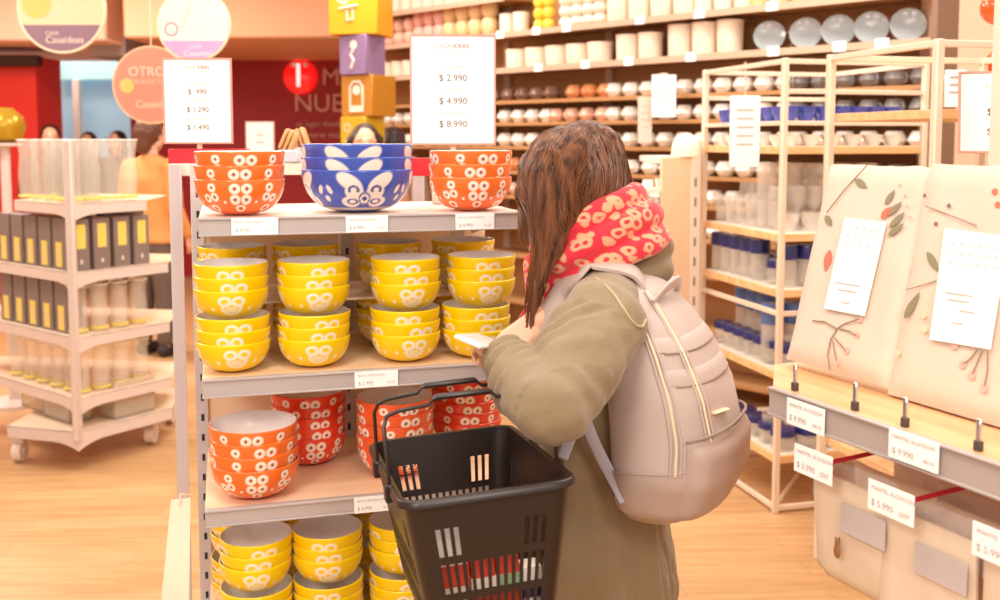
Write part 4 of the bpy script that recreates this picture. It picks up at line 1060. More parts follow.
pk1.leaf((831, 250), (826, 272), .008, M_petal, 'printed_petal')
for a, b_ in (((886, 205), (896, 190)), ((888, 216), (903, 202)), ((890, 228), (906, 212)), ((889, 236), (905, 224))): pk1.leaf(a, b_, .0055, M_leaf)
pk1.leaf((882, 219), (893, 207), .007, M_petal, 'printed_petal')
for p in ((901, 185), (906, 196), (908, 206), (911, 217)): pk1.dot(p, .0022, M_pink)
pk1.stems([[(814, 321), (826, 322), (838, 329), (846, 324), (861, 319)], [(838, 330), (832, 340), (829, 355), (831, 370)], [(840, 329), (850, 331), (858, 336)], [(834, 341), (836, 352), (838, 362)], [(836, 338), (843, 346), (847, 351)]], .0011)
for p in ((861, 320), (858, 335), (848, 351), (838, 363)): pk1.dot(p, .0048, M_pink)
pk2 = Pack(.116, .46, .110, RZ + .004, .345, .22, 'floral tablecloth pack with broad white card, beside the frame edge')
pk2.insert([(947, 229), (1012, 237), (993, 350), (932, 340)], [(948, 293, 975, 297), (950, 300, 972, 303), (962, 311, 978, 314), (955, 323, 966, 325)])
pk2.leaf((936, 291), (928, 251), .006, M_leaf) if False else pk2.leaf((928, 252), (940, 273), .006, M_leaf)
pk2.leaf((905, 319), (921, 292), .0062, M_leaf)
for p in ((926, 196), (950, 206), (937, 224)): pk2.dot(p, .0032, M_plum)
for p in ((996, 192), (999, 205)): pk2.dot(p, .0045, M_petal)
pk2.stems([[(908, 290), (925, 285), (938, 281)], [(926, 206), (950, 215), (978, 226)]], .0008)
pk2.stems([[(979, 350), (972, 359), (965, 364)], [(984, 351), (978, 365), (974, 374)], [(989, 352), (989, 370), (986, 386)]], .0012)
for p in ((964, 365), (973, 376), (985, 389), (956, 346)): pk2.dot(p, .0055, M_pink)
for p in ((925, 316), (899, 353), (926, 330)): pk2.dot(p, .0045, M_buff)
for pk in (pk1, pk2):      # little pictogram rows on the cards
    pass
# small drawings on the insert cards
def pictos(pk, q00, q10, q01, nx, nz):
    mb = MB()
    for i in range(nx):
        for j in range(nz):
            px = q00[0] + (q10[0] - q00[0]) * i / (nx - 1) + (q01[0] - q00[0]) * j / max(1, nz - 1); py = q00[1] + (q10[1] - q00[1]) * i / (nx - 1) + (q01[1] - q00[1]) * j / max(1, nz - 1)
            x, z = pk.loc(px, py); r = .0032
            mb.tube([(x - r, -.0054, z - r * .4), (x, -.0054, z + r), (x + r, -.0054, z - r * .3)], .0006, 4)
    mb.obj('printed_pattern', M_inklight, pk.t)
pictos(pk1, (853, 228), (881, 233), (849, 245), 5, 3); pictos(pk2, (956, 245), (1000, 250), (954, 264), 6, 3)

# tags in the rail
for k, (px, w) in enumerate(((809, .078), (919, .080))):
    q = rw(r_at(px, -.006), -.0068, RZ - FH * (.56 if k == 0 else .42))
    card_tag('price_tag', w, .039, q, RA, ['white rail tag below the narrow-card tablecloth pack', 'white rail tag below the broad-card tablecloth pack'][k], 'price tags on the textile display', '$ 9.990', '4410')
# hooks with tags and packed linens under the shelf
M_hook = mat('crimson_hook', 'C4203C', .4, var=.03); M_linen = mat('cream_linen', 'EAD6BE', .75, var=.03, scale=30, bump=.05, bscale=150); M_header = mat('header_card', 'CFC4C4', .5, var=.04)
M_wrap = mat('clear_bag', 'F4F4FF', .15, var=0, alpha=.13, spec=.5); M_fig = mat('printed_pineapple', '9A6A3C', .7)
def linen(s_, n_, zt, w, h, label, fig=False, curl=0):
    t = thing('linen_pack', label, 'packed linen', rw(s_, n_, zt), RA, 'packed linens on the hooks')
    mb = MB(); nx, nz = 12, 16
    def pos(i, k, b_):
        x = -w / 2 + w * i / nx; z = -.022 - (h - .022) * k / nz; ed = min(1, min(i, nx - i) / 1.5) * min(1, min(k, nz - k) / 1.5)
        th = .009 * (.25 + .75 * ed ** .5); cv = curl * (k / nz) ** 2; cor = .012 * (1 if k == nz and i in (0, nx) else 0)
        return (x * (1 - .06 * (k == nz)), (th if b_ else -th) + cv + .002 * noise.noise(Vector((x * 18, z * 18, s_))), z + cor)
    G = [[[mb.bm.verts.new(pos(i, k, b_)) for k in range(nz + 1)] for i in range(nx + 1)] for b_ in (0, 1)]
    for b_ in (0, 1):
        for i in range(nx):
            for k in range(nz): mb.bm.faces.new((G[b_][i][k], G[b_][i + 1][k], G[b_][i + 1][k + 1], G[b_][i][k + 1]))
    for a, b_ in (([G[0][i][0] for i in range(nx + 1)], [G[1][i][0] for i in range(nx + 1)]), ([G[0][i][nz] for i in range(nx + 1)], [G[1][i][nz] for i in range(nx + 1)]), (G[0][0], G[1][0]), (G[0][nx], G[1][nx])):
        for p, q, r, u in zip(a, a[1:], b_[1:], b_): mb.bm.faces.new((p, q, r, u))
    mb.obj('cloth', M_linen, t, 60)
    mb = MB(); mb.box(-w / 2 - .003, w / 2 + .003, -.003, .003, -.065, .004, .002); mb.obj('plastic_sleeve', M_wrap, t)
    mb = MB(); mb.box(-w * .06, w / 2 - .004, -.0135, -.0115, -.092, -.050, .0005); mb.obj('header_strip', M_header, t)
    if fig:
        mb = MB(); mb.sphere((-.015, -.0125, -.125), .009, 10, 8, (.8, .25, 1.2)); mb.tube([(-.015, -.0125, -.115), (-.019, -.0125, -.105)], [.004, .001], 5); mb.tube([(-.015, -.0125, -.115), (-.011, -.0125, -.103)], [.004, .001], 5); mb.obj('printed_fruit', M_fig, t)
    return t
HZ = P(818, 470, 1.408).z
for k, (px, nd) in enumerate(((818, 0), (898, 0), (1012, 0))):
    s_ = r_at(px, .0); zz = HZ + (.008 if k == 0 else 0)
    hk = thing('display_hook', ['crimson display hook under the shelf, next to the wire rack', 'crimson display hook under the shelf in the middle', 'crimson display hook at the edge of the frame'][k], 'hook', rw(s_, 0, zz), RA, 'crimson hooks under the shelf')
    mb = MB(); mb.tube([(.02, .006, .006), (.02, .385, .02)], .0035, 8); mb.obj('rod', M_hook, hk)
    mb = MB(); mb.box(-.01, .05, .375, .387, -.01, .05, .002); mb.obj('mount_plate', M_cream, hk)
    card_tag('price_tag', .078, .042, rw(s_, -.001, zz), RA, ['white price tag hung on the hook beside the wire rack', 'white price tag hung on the middle hook', 'white price tag hung on the hook at the frame edge'][k], 'price tags on the textile display', '$ 5.990', '2207')
    for j in range(3):
        linen(s_ + .02 + .006 * j + (.012 if k == 0 else 0), .045 + .075 * j, zz - .004, .155, (.185 if k == 0 else .235) - .02 * j * (k == 0),
              ['front', 'middle', 'rear'][j] + ' cream linen pack hanging on the ' + ['hook beside the wire rack', 'middle hook', 'hook at the frame edge'][k], fig=(k == 0 and j == 0), curl=.018 if k == 0 else .008)
# sign standing behind the packs
c = P(1003, 112, 1.72)
t = thing('price_sign', 'white tilted price sign showing 1.990 and 2.490 standing behind tablecloth packs', 'sign', (c.x, c.y, c.z), RA + .75)
t.rotation_euler = (-.12, 0, -.25)
w_, h_ = .135, .135
mb = MB(); mb.box(-w_ / 2, w_ / 2, 0, .004, -h_ / 2, h_ / 2, .001); mb.obj('sheet', M_paper, t)
mb = MB()
for a in ((-w_ / 2 - .003, -w_ / 2, -h_ / 2 - .003, h_ / 2 + .003), (w_ / 2, w_ / 2 + .003, -h_ / 2 - .003, h_ / 2 + .003), (-w_ / 2, w_ / 2, h_ / 2, h_ / 2 + .003), (-w_ / 2, w_ / 2, -h_ / 2 - .003, -h_ / 2)): mb.box(a[0], a[1], -.002, .005, a[2], a[3])
mb.obj('frame', M_frame, t)
for z_, tx in ((.0, '$ 1.990'), (-.034, '$ 2.490')): text_mesh('price', tx, .017, M_ink, t, (0, -.0006, z_), (PI / 2, 0, 0), .0002)
text_mesh('heading', 'CASA', .010, M_inklight, t, (-.003, -.0006, .045), (PI / 2, 0, 0), .0002, 'RIGHT'); text_mesh('heading', 'IDEAS', .010, M_redink, t, (0, -.0006, .045), (PI / 2, 0, 0), .0002, 'LEFT')
mb = MB(); mb.box(-.006, .006, .005, .011, RZ - c.z - .0, 0, .001); mb.box(-.04, .04, -.0, .05, RZ - c.z - .002, RZ - c.z + .004, .001); mb.obj('stand', M_cream, t)
# ================================================================== long wall shelving unit at the back
US = P(930, 100, 4.8); UR = Vector((US.x, 4.8, 0)); UU = Vector((-.7071, .7071, 0)); UN = Vector((.7071, .7071, 0))
UA = math.atan2(-UU.y, -UU.x)      # local +x points towards the near end (rightwards), +y into the wall
def u_at(px, n=0):
    d = ray(px, 100); q = d.x / d.y; o = UR + UN * n
    return (q * o.y - o.x) / (UU.x - q * UU.y)
def uw(t, n, z): return UR + UU * t + UN * n + Vector((0, 0, z))
def uz(px, py): p = UR + UU * u_at(px); return P(px, py, p.y).z
UL = u_at(384) + .45
unit = thing('wall_shelving', 'long tan wall shelving unit filled with white crockery behind the shopper', 'shelving', UR, UA)
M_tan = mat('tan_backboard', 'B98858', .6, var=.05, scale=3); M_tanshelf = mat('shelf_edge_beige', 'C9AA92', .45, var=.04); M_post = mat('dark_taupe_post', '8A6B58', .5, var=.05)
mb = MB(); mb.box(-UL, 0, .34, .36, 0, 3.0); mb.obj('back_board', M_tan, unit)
mb = MB(); mb.box(-.0, .03, -.02, .36, 0, 3.0, .004); mb.mi = 1
for k in range(50): mb.box(-.0005, .0, .1, .112, .3 + k * .05, .325 + k * .05)
mb.obj('end_panel', [M_post, M_dark], unit)
for px in (607, 505):
    t_ = u_at(px, .3); mb = MB(); mb.box(-t_ - .03, -t_ + .03, .31, .34, 0, 3.0, .003); mb.obj('upright', M_tanshelf, unit)
zs = {'B': uz(500, 33), 'A': uz(760, 50), 'C': uz(405, 10), '1': uz(600, 97), '2': uz(600, 121), '3': uz(600, 147), '4': uz(600, 174), '5': uz(600, 201), '6': uz(600, 232), '7': .72, '8': .4, '9': .12}
for k, z in zs.items():
    deep = k in 'ABC'; x0 = -UL; x1 = 0 if k != 'C' else -u_at(505)
    mb = MB(); mb.box(x0, x1, .0 if deep else .05, .34, z - .02, z, .004); s_ = mb.obj('shelf', M_tan, unit)  # brown of the boards stands in for shade on their undersides
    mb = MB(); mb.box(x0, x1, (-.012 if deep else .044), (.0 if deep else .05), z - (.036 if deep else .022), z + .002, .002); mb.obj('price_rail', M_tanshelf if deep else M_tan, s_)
mb = MB(); mb.box(-UL, 0, .10, .34, 2.72, 2.76); mb.obj('shelf', M_tanshelf, unit)
M_pot = mat('cream_pot', 'FBEBD8', .35, var=.03); M_pinkpot = mat('pink_pot', 'F0BFA8', .35, var=.05); M_sandpot = mat('sand_pot', 'EECB98', .35, var=.05); M_yel = mat('yellow_pot', 'F2D24A', .35, var=.04)
M_brownc = mat('brown_cup', '8C6A58', .3, var=.05); M_orc = mat('orange_cup', 'E79A66', .3, var=.05); M_greyc = mat('grey_cup', '8B8582', .3, var=.05); M_blueplate = mat('grey_blue_plate', 'B9C6CC', .22, var=.03, coat=.4); M_wcup = mat('warm_white_cup', 'FFFAF2', .3, var=.01, coat=.3)
def mug_proto(name, m, r, h, label, handle=True, belly=.12):
    mb = MB(); pr_ = [(0, .0), (r * .6, 0), (r * (.80), h * .08), (r * (1 + belly * .5), h * .45), (r * 1.02, h * .8), (r * .80, h), (r * .74, h), (r * .86, h * .75), (r * .7, h * .14), (0, h * .1)]
    mb.lathe(pr_, 22)
    o = mb.obj(name, m); tag(o, label, 'cup')
    if handle:
        mb = MB(); mb.tube([(r * .95 * 1, 0, h * .78), (r * 1.45, 0, h * .74), (r * 1.6, 0, h * .5), (r * 1.4, 0, h * .26), (r * .95, 0, h * .22)], r * .11, 8); mb.obj('handle', m, o)
    return o
def pot_proto(name, m, r, h, label, cat='pot'):
    mb = MB(); mb.lathe([(0, 0), (r * .9, 0), (r * .93, .004), (r * .97, h - .012), (r * 1.02, h - .01), (r * 1.02, h), (r * .93, h), (r * .9, h - .02), (r * .86, .01), (0, .01)], 28)
    o = mb.obj(name, m); tag(o, label, cat); return o
PROT = {}
def put(proto_key, maker, loc, rz, key, pattern, group):
    if proto_key not in PROT: PROT[proto_key] = maker()
    o = place(PROT[proto_key], loc, rz, None, group); reg(key, pattern, o); return o
def fill(row, px0, px1, step, pk_, maker, pattern, group, n=.13, stackn=1, dz=.0, zoff=0):
    t1, t0 = u_at(px0, n), u_at(px1, n); t = t0
    while t < t1 + .001:
        for s_ in range(stackn):
            put(pk_, maker, uw(t, n, zs[row] + .0005 + zoff + s_ * dz), random.uniform(0, 6.28) if 'mug' not in pk_ else UA + random.uniform(-.6, .6) - PI * .3,
                row + pk_ + str(s_), pattern + ('' if stackn == 1 else (', lower tier' if s_ == 0 else (', upper tier' if s_ == stackn - 1 else ', middle tier'))), group)
        t += step
mk = lambda nm, m, r, h, hd=True, b_=.12: (lambda: mug_proto(nm, m, r, h, 'x', hd, b_))
pp = lambda nm, m, r, h: (lambda: pot_proto(nm, m, r, h, 'x'))
gB, gA = 'pots on the upper wall shelf', 'planters on the wide wall shelf'
# upper shelf
fill('B', 387, 411, .12, 'peachmug', mk('storage_mug', M_pinkpot, .05, .10, False), '%s blush mug from the left, behind the big price sign, upper shelf', gB, stackn=2, dz=.102)
fill('B', 416, 441, .115, 'pinkmug', mk('storage_mug', mat('rose_pot', 'F2B9AC', .35, var=.05), .053, .125, False), '%s rosy mug from the left on the upper wall shelf', gB, stackn=2, dz=.127)
fill('B', 449, 490, .135, 'sandmug', mk('storage_mug', M_sandpot, .06, .13, False), '%s sand-coloured mug from the left on the upper wall shelf', gB, stackn=2, dz=.132)
fill('B', 499, 521, .13, 'creampot', pp('storage_pot', M_pot, .058, .14), '%s cream canister from the left between sand mugs and yellow cups', gB)
fill('B', 531, 549, .085, 'yellowcup', mk('stacking_cup', M_yel, .04, .075, False, .3), '%s yellow cup from the left on the upper wall shelf', gB, stackn=3, dz=.077)
fill('B', 557, 600, .095, 'whitebowl', mk('stacking_bowl', M_pot, .046, .07, False, .3), '%s white stacking bowl from the left beside the yellow cups', gB, stackn=3, dz=.072)
fill('B', 614, 684, .165, 'broadpot', pp('storage_pot', M_pot, .075, .16), '%s broad cream canister from the left on the upper wall shelf', gB)
fill('B', 692, 742, .13, 'smallpot', pp('storage_pot', M_pot, .058, .10), '%s low cream canister from the left at the far end of upper shelf', gB)
fill('B', 748, 800, .13, 'smallpotb', pp('storage_pot', M_sandpot, .055, .10), '%s sand canister from the left above the upright plates', gB)
fill('C', 390, 500, .125, 'toppot', pp('storage_pot', M_pot, .055, .11), '%s cream canister from the left on the topmost visible shelf', gB)
# wide shelf with planters and plates
fill('A', 388, 410, .13, 'lowplanter', pp('planter', M_pot, .06, .12), '%s cream planter from the left behind the big price sign', gA)
fill('A', 505, 600, .182, 'wideplanter', pp('planter', M_pot, .085, .13), '%s wide low cream planter from the left on the wide shelf', gA)
fill('A', 617, 650, .17, 'midplanter', pp('planter', M_pot, .078, .16), '%s middle-sized cream planter from the left on the wide shelf', gA)
fill('A', 671, 729, .168, 'tallplanter', pp('planter', M_pot, .078, .19), '%s tall cream planter from the left on the wide shelf', gA)
mb = MB(); mb.lathe([(0, 0), (.05, 0), (.055, .004), (.082, .014), (.086, .018), (.084, .0195), (.055, .009), (0, .007)], 40)
pl_ = mb.obj('dinner_plate', M_blueplate); tag(pl_, 'x', 'plate')
for px in (772, 808, 840, 873, 909):
    t_ = u_at(px, .2); o = place(pl_, uw(t_, .20, zs['A'] + .085), 0, None, 'plates standing on the wide wall shelf')
    Mr = Matrix.Rotation(UA + .45, 4, 'Z') @ Matrix.Rotation(PI / 2 - .22, 4, 'X'); o.rotation_euler = Mr.to_euler()
    o.location = uw(t_, .16, zs['A'] + .0855); reg('plates', '%s grey-blue plate from the left, standing upright on the wide shelf', o)
mb = MB(); t0_, t1_ = u_at(925, .2), u_at(757, .2); mb.box(-t1_, -t0_, .15, .165, zs['A'], zs['A'] + .012, .002); mb.box(-t1_, -t0_, .205, .215, zs['A'] + .10, zs['A'] + .115, .002)
for px in (757, 790, 824, 857, 891, 924): mb.box(-u_at(px, .2) - .003, -u_at(px, .2) + .003, .205, .215, zs['A'], zs['A'] + .11)
t = thing('plate_rail', 'slim rail propping the upright plates on the wide shelf', 'plate rack', UR, UA); mb.obj('rail', M_tanshelf, t)
for row, pxs in (('B', (500, 536, 566, 639, 698, 770)), ('A', (538, 585, 628, 690, 772, 838, 880))):
    for px in pxs:
        t_ = u_at(px, -.014); o_ = thing('shelf_tag', 'x', 'price tag', uw(t_, -.0135, zs[row] - .012), UA, 'small tags on the wall shelf edges')
        mb = MB(); mb.box(-.035, .035, -.001, .001, -.026, .026, .0004); mb.obj('card', M_paper, o_)
        mb = MB(); mb.box(-.024, .024, -.0016, -.001, .004, .010); mb.obj('text_line', M_inklight, o_)
        reg('tag' + row, '%s white tag from the left on the edge of the ' + ('upper' if row == 'B' else 'wide') + ' wall shelf', o_)
# mug rows
gm = 'cups on the wall shelving'
rown = {'1': 'first', '2': 'second', '3': 'third', '4': 'fourth', '5': 'fifth', '6': 'sixth'}
for r in '123456':
    nm = rown[r]
    if r == '1':
        segs = ((500, 552, 'brownmug', M_brownc, 'brown'), (560, 606, 'orangemug', M_orc, 'terracotta'), (614, 786, 'whitemug', M_wcup, 'white'), (796, 922, 'greymug', M_greyc, 'dark grey'))
    elif r in '23':
        segs = ((388, 411, 'whitemug', M_wcup, 'white'), (498, 548, 'whitemug', M_wcup, 'white'), (556, 604, 'orangemug' if r == '3' else 'blushmug', M_orc if r == '3' else M_pinkpot, 'terracotta' if r == '3' else 'blush'), (614, 786, 'whitemug', M_wcup, 'white'), (796, 922, 'greymug' if r == '2' else 'whitemug', M_greyc, 'dark grey' if r == '2' else 'white'))
    elif r == '4':
        segs = ((388, 411, 'blushmug', M_pinkpot, 'blush'), (500, 516, 'orangemug', M_orc, 'terracotta'), (640, 790, 'whitemug', M_wcup, 'white'), (796, 900, 'greymug', M_greyc, 'dark grey'))
    elif r == '5': segs = ((500, 516, 'blushmug', M_pinkpot, 'blush'), (640, 660, 'whitemug', M_wcup, 'white'), (704, 800, 'whitemug', M_wcup, 'white'))
    else: segs = ((500, 520, 'orangemug', M_orc, 'terracotta'), (636, 660, 'whitemug', M_wcup, 'white'), (704, 780, 'whitemug', M_wcup, 'white'))
    for i, (a, b_, key, m, cn) in enumerate(segs):
        fill(r, a, b_, .132, key, mk('mug', m, .050, .088, True, .55), '%s ' + cn + ' mug from the left on the ' + nm + ' mug shelf', gm, n=.14)
for r, cn, key, m in (('1', 'white', 'whitemug', M_wcup), ('2', 'blush', 'blushmug', M_pinkpot), ('3', 'white', 'whitemug', M_wcup)):
    fill(r, 420, 490, .132, key, mk('mug', m, .050, .088, True, .55), '%s ' + cn + ' mug from the left on the ' + rown[r] + ' mug shelf', gm, n=.14)
for r, cn, key, m in (('4', 'white', 'whitemug', M_wcup), ('5', 'blush', 'blushmug', M_pinkpot)):
    fill(r, 526, 632, .132, key, mk('mug', m, .050, .088, True, .55), '%s ' + cn + ' mug from the left on the ' + rown[r] + ' mug shelf', gm, n=.14)
# white card signs hung on the unit
def hang_card(px0, px1, py0, py1, Y, m, label, lines=4):
    c = P((px0 + px1) / 2, (py0 + py1) / 2, Y); w, h = (px1 - px0) * Y / 1000, (py1 - py0) * Y / 1000
    t = thing('hanging_card', label, 'sign', c)
    mb = MB(); mb.box(-w / 2, w / 2, 0, .006, -h / 2, h / 2, .002); mb.obj('card', m, t)
    for k in range(lines):
        mb = MB(); mb.box(-w * .28, w * .28, -.0012, 0, h * (.3 - .6 * k / lines) - .003, h * (.3 - .6 * k / lines) + .003); mb.obj('text_line', M_inklight, t)
    return t
p = UR + UU * u_at(664)
t = hang_card(652, 676, 75, 117, p.y - .15, M_paper, 'white card sign hanging before the first mug shelves')
mb = MB(); mb.box(-.02, .02, .006, .2, .12, .13, .002); mb.obj('arm', M_cream, t)
p = UR + UU * u_at(645)
t = hang_card(638, 652, 97, 143, p.y - .2, mat('rose_card', 'E4CDBE', .6), 'narrow rose-grey card sign beside the hanging white card')
mb = MB(); mb.box(-.015, .015, .006, .25, .12, .13, .002); mb.obj('arm', M_cream, t)

# ------------------------------------------------------------------ second gondola, seen end-on behind the shopper
YG = 4.5
q0 = P(661, 200, YG); g2z = P(680, 157, YG).z
g2 = thing('end_gondola', 'beige gondola end panel with slotted edge standing behind the shopper', 'display shelf', (q0.x, YG, 0), .06)
wpan = P(691, 200, YG).x - q0.x; wpo = P(701, 200, YG).x - q0.x
mb = MB(); mb.box(0, wpan, 0, .03, 0, g2z, .003); mb.obj('end_panel', mat('beige_panel', 'E8C6A2', .5, var=.04), g2)
mb = MB(); mb.box(wpan, wpo, -.004, .026, 0, g2z + .0, .002); mb.mi = 1; z = .3
while z < g2z - .1: mb.box(wpan + .016, wpan + .026, -.0048, -.003, z, z + .04); z += .09
po = mb.obj('slotted_post', [M_cream, mat('slot_brown', '8C7868', .7)], g2)
mb = MB(); mb.box(0, wpo, .03, .5, g2z - .03, g2z, .003); mb.obj('top_board', M_shelf, g2)
for py in (188, 205):
    z = P(645, py, YG).z; mb = MB(); mb.box(-.20, 0, .0, .42, z - .022, z, .002); mb.obj('shelf', M_shelf, g2)
mb = MB(); mb.box(-.20, -.19, .40, .42, 0, P(645, 180, YG).z, .002); mb.obj('back_post', M_cream, g2)
for k, (px, py, w, h, m) in enumerate(((648, 188, .05, .035, M_wplastic), (658, 188, .03, .04, M_wplastic), (646, 205, .05, .03, M_wplastic), (657, 205, .035, .032, M_wplastic))):
    p = P(px, py, YG + .06)
    mb = MB(); mb.lathe([(0, 0), (w * .4, 0), (w * .5, h * .3), (w * .5, h), (w * .45, h), (w * .42, h * .3), (0, h * .15)], 20)
    o = mb.obj('white_dish', m, None, 40, (p.x, p.y, P(645, 188 if py < 200 else 205, YG).z + .0005)); tag(o, 'small white dish on the %s ledge of the beige end gondola, %s the panel' % ('upper' if py < 200 else 'lower', 'away from' if k % 2 == 0 else 'next to'), 'dish', 'dishes on the beige gondola')
p = P(686, 157, YG + .06); mb = MB(); r_ = 15 * YG / 1000
mb.lathe([(r_, 0), (r_ * .99, r_ * .5), (r_ * .93, r_ * .85), (r_ * .8, r_ * 1.15), (r_ * .6, r_ * 1.38), (r_ * .35, r_ * 1.52), (r_ * .12, r_ * 1.58), (0, r_ * 1.6)], 32); mb.lathe([(0, .002), (r_ * .98, .002), (r_, 0)], 32)
o = mb.obj('glass_cloche', mat('cream_dome', 'FFF2DA', .3, var=.03, coat=.3), None, 40, (p.x, p.y, g2z + .0006)); tag(o, 'cream domed cover standing on top of the beige gondola', 'cover')
# ------------------------------------------------------------------ white wire rack with glassware
pA = P(775, 522, 3.93); RK = Vector((pA.x, 3.93, 0)); KA = math.radians(14.5); KX = Vector((math.cos(KA), math.sin(KA), 0)); KY = Vector((-math.sin(KA), math.cos(KA), 0))
KWX, KWY = .635, .69
def kw(x, y, z): return RK + KX * x + KY * y + Vector((0, 0, z))
rk = thing('wire_rack', 'tall cream tube-framed rack of glassware beside the backpack', 'display rack', RK, KA)
M_tube = mat('cream_tube', 'EBD5BE', .4, var=.03); M_boardtop = mat('rack_shelf_white', 'FBEFE0', .4, var=.02)
kt = P(775, 58, 3.93).z; tb = .012
for x, y in ((0, 0), (KWX, 0), (0, KWY), (KWX, KWY)):
    mb = MB(); mb.box(x - tb, x + tb, y - tb, y + tb, 0, kt, .003); mb.obj('post', M_tube, rk)
def rails(z, sides='fblr', r=tb * .8):
    for s_ in sides:
        mb = MB()
        if s_ == 'f': mb.box(0, KWX, -r, r, z - r, z + r, .002)
        if s_ == 'b': mb.box(0, KWX, KWY - r, KWY + r, z - r, z + r, .002)
        if s_ == 'l': mb.box(-r, r, 0, KWY, z - r, z + r, .002)
        if s_ == 'r': mb.box(KWX - r, KWX + r, 0, KWY, z - r, z + r, .002)
        mb.obj('rail', M_tube, rk)
rails(kt - tb); rails(1.69, 'fb'); rails(.02); rails(P(740, 303, 4.2).z, 'fl')
KZ = [1.575, P(775, 146, 3.93).z, P(775, 234, 3.93).z, P(775, 290, 3.93).z, P(775, 373, 3.93).z, P(775, 456, 3.93).z]
M_edge = wood_mat('rack_oak', 'E5AF74', 'F3CC9A', (5, 30, 30), .45)
for k, z in enumerate(KZ):
    mb = MB(); mb.box(tb, KWX - tb, tb, KWY - tb, z - .004, z, .001); sh = mb.obj('shelf', M_boardtop, rk)
    if k:
        mb = MB(); mb.box(-.002, KWX, -.004, .010, z - .032, z - .001, .002); mb.box(-.004, .010, .010, KWY, z - .032, z - .001, .002); mb.obj('oak_edging', M_edge, sh)
    else:
        mb = MB(); mb.box(0, KWX, -.004, .008, z - .018, z, .002); mb.box(-.004, .008, .008, KWY, z - .018, z, .002); mb.obj('edging', M_tube, sh)
mb = MB(); mb.tube([kw(0, 0, .03) - RK, kw(KWX, KWY, .03) - RK], .008, 8); o = mb.obj('cross_brace', M_tube, rk); o.rotation_euler = (0, 0, -KA)
M_blue = mat('cobalt_lid', '22276E', .3, var=.05, coat=.3); M_blueg = mat('cobalt_glass', '6A70C8', .15, var=.15, trans=.35); M_sky = mat('sky_blue_lid', '5A7CC0', .3, var=.08)
M_bluepat = mat('blue_patterned_glaze', '5058B0', .2, var=.9, scale=110, coat=.3)
M_clear = mat('frosted_glass', 'FFF8EE', .06, var=.01, alpha=.22, coat=.6); M_dkg = mat('smoked_glass', '6F6A68', .15, var=.1, trans=.3)
def glass_proto(name, prof, m, cat, lid=None, n=18):
    mb = MB(); mb.lathe(prof, n); o = mb.obj(name, m, None, 50); tag(o, 'x', cat)
    if lid:
        mb = MB(); mb.lathe(lid[0], n); mb.obj('lid', lid[1], o)
    return o
def jar(h, r, lm): return lambda: glass_proto('storage_jar', [(0, 0), (r * .9, 0), (r, .006), (r, h * .62), (r * .94, h * .68), (r * .90, h * .68), (r * .94, h * .6), (r * .94, .012), (0, .008)], M_clear, 'jar', ([(r * .98, h * .66), (r * 1.05, h * .68), (r * 1.05, h * .94), (r * .98, h), (0, h)], lm))
def tumbler(h, r, m, nm='tumbler'): return lambda: glass_proto(nm, [(0, 0), (r * .8, 0), (r * .84, .004), (r, h), (r * .95, h), (r * .78, .014), (0, .012)], m, 'glass')
def goblet(h, r, m): return lambda: glass_proto('wine_glass', [(0, 0), (r * .8, 0), (r * .8, .003), (r * .12, .012), (r * .1, h * .42), (r * .5, h * .5), (r, h * .7), (r * .88, h), (r * .84, h), (r * .95, h * .7), (r * .4, h * .53), (0, h * .47)], m, 'glass')
def bowlg(h, r, m): return lambda: glass_proto('dish', [(0, 0), (r * .5, 0), (r * .55, .004), (r * .9, h * .6), (r, h), (r * .95, h), (r * .84, h * .6), (r * .45, .012), (0, .01)], m, 'dish')
def rackrow(k, spec, front, left, step, pattern, group, inset=.075):
    key, mk_ = spec
    if front is not None:
        x = front[0]
        while x < front[1]:
            put(key, mk_, kw(x, inset, KZ[k] + .0006), random.uniform(0, 6), 'rk%d%sf%s' % (k, key, inset), pattern % ('%s', 'long front side'), group); x += step
    if left is not None:
        y = left[0]
        while y < left[1]:
            put(key, mk_, kw(inset, y, KZ[k] + .0006), random.uniform(0, 6), 'rk%d%sl%s' % (k, key, inset), pattern % ('%s', 'side facing the backpack'), group); y += step
gl = 'glassware on the cream wire rack'
rackrow(0, ('cobalttumbler', bowlg(.06, .036, M_bluepat)), (.07, .60), (.16, .66), .078, '%s blue-patterned cup from the left, top glass shelf, %s', gl)
rackrow(0, ('cobalttumbler', None), (.10, .60), None, .078, '%s blue-patterned cup from the left, second row of top glass shelf, %s', gl, .16)
rackrow(1, ('whitedish', bowlg(.045, .042, M_wplastic)), (.07, .60), (.17, .66), .095, '%s small white dish from the left, shelf under blue-patterned cups, %s', gl)
rackrow(2, ('clearbowl', bowlg(.075, .05, M_clear)), (.07, .60), None, .112, '%s clear glass bowl from the left, first oak shelf, %s', gl)
rackrow(2, ('goblet', goblet(.18, .036, M_clear)), (.08, .60), (.18, .66), .088, '%s clear stemmed glass from the left, first oak shelf, %s', gl, .18)
rackrow(2, ('cleartumbler', tumbler(.12, .038, M_clear)), None, (.16, .66), .095, '%s clear tumbler from the left, first oak shelf, %s', gl, .07)
rackrow(2, ('tallvase', tumbler(.27, .045, M_clear, 'glass_vase')), (.10, .60), (.30, .62), .12, '%s tall clear vase from the left, first oak shelf, %s', gl, .30)
rackrow(3, ('cobaltjar', jar(.17, .042, M_blue)), (.07, .60), (.30, .66), .09, '%s cobalt-lidded jar from the left, second oak shelf, %s', gl)
rackrow(3, ('cobaltjarlow', jar(.10, .040, M_blue)), (.08, .60), (.18, .5), .09, '%s short cobalt-lidded jar from the left, second oak shelf, %s', gl, .17)
rackrow(4, ('skyjar', jar(.25, .045, M_sky)), (.07, .60), (.42, .66), .097, '%s tall sky-lidded jar from the left, third oak shelf, %s', gl, .18)
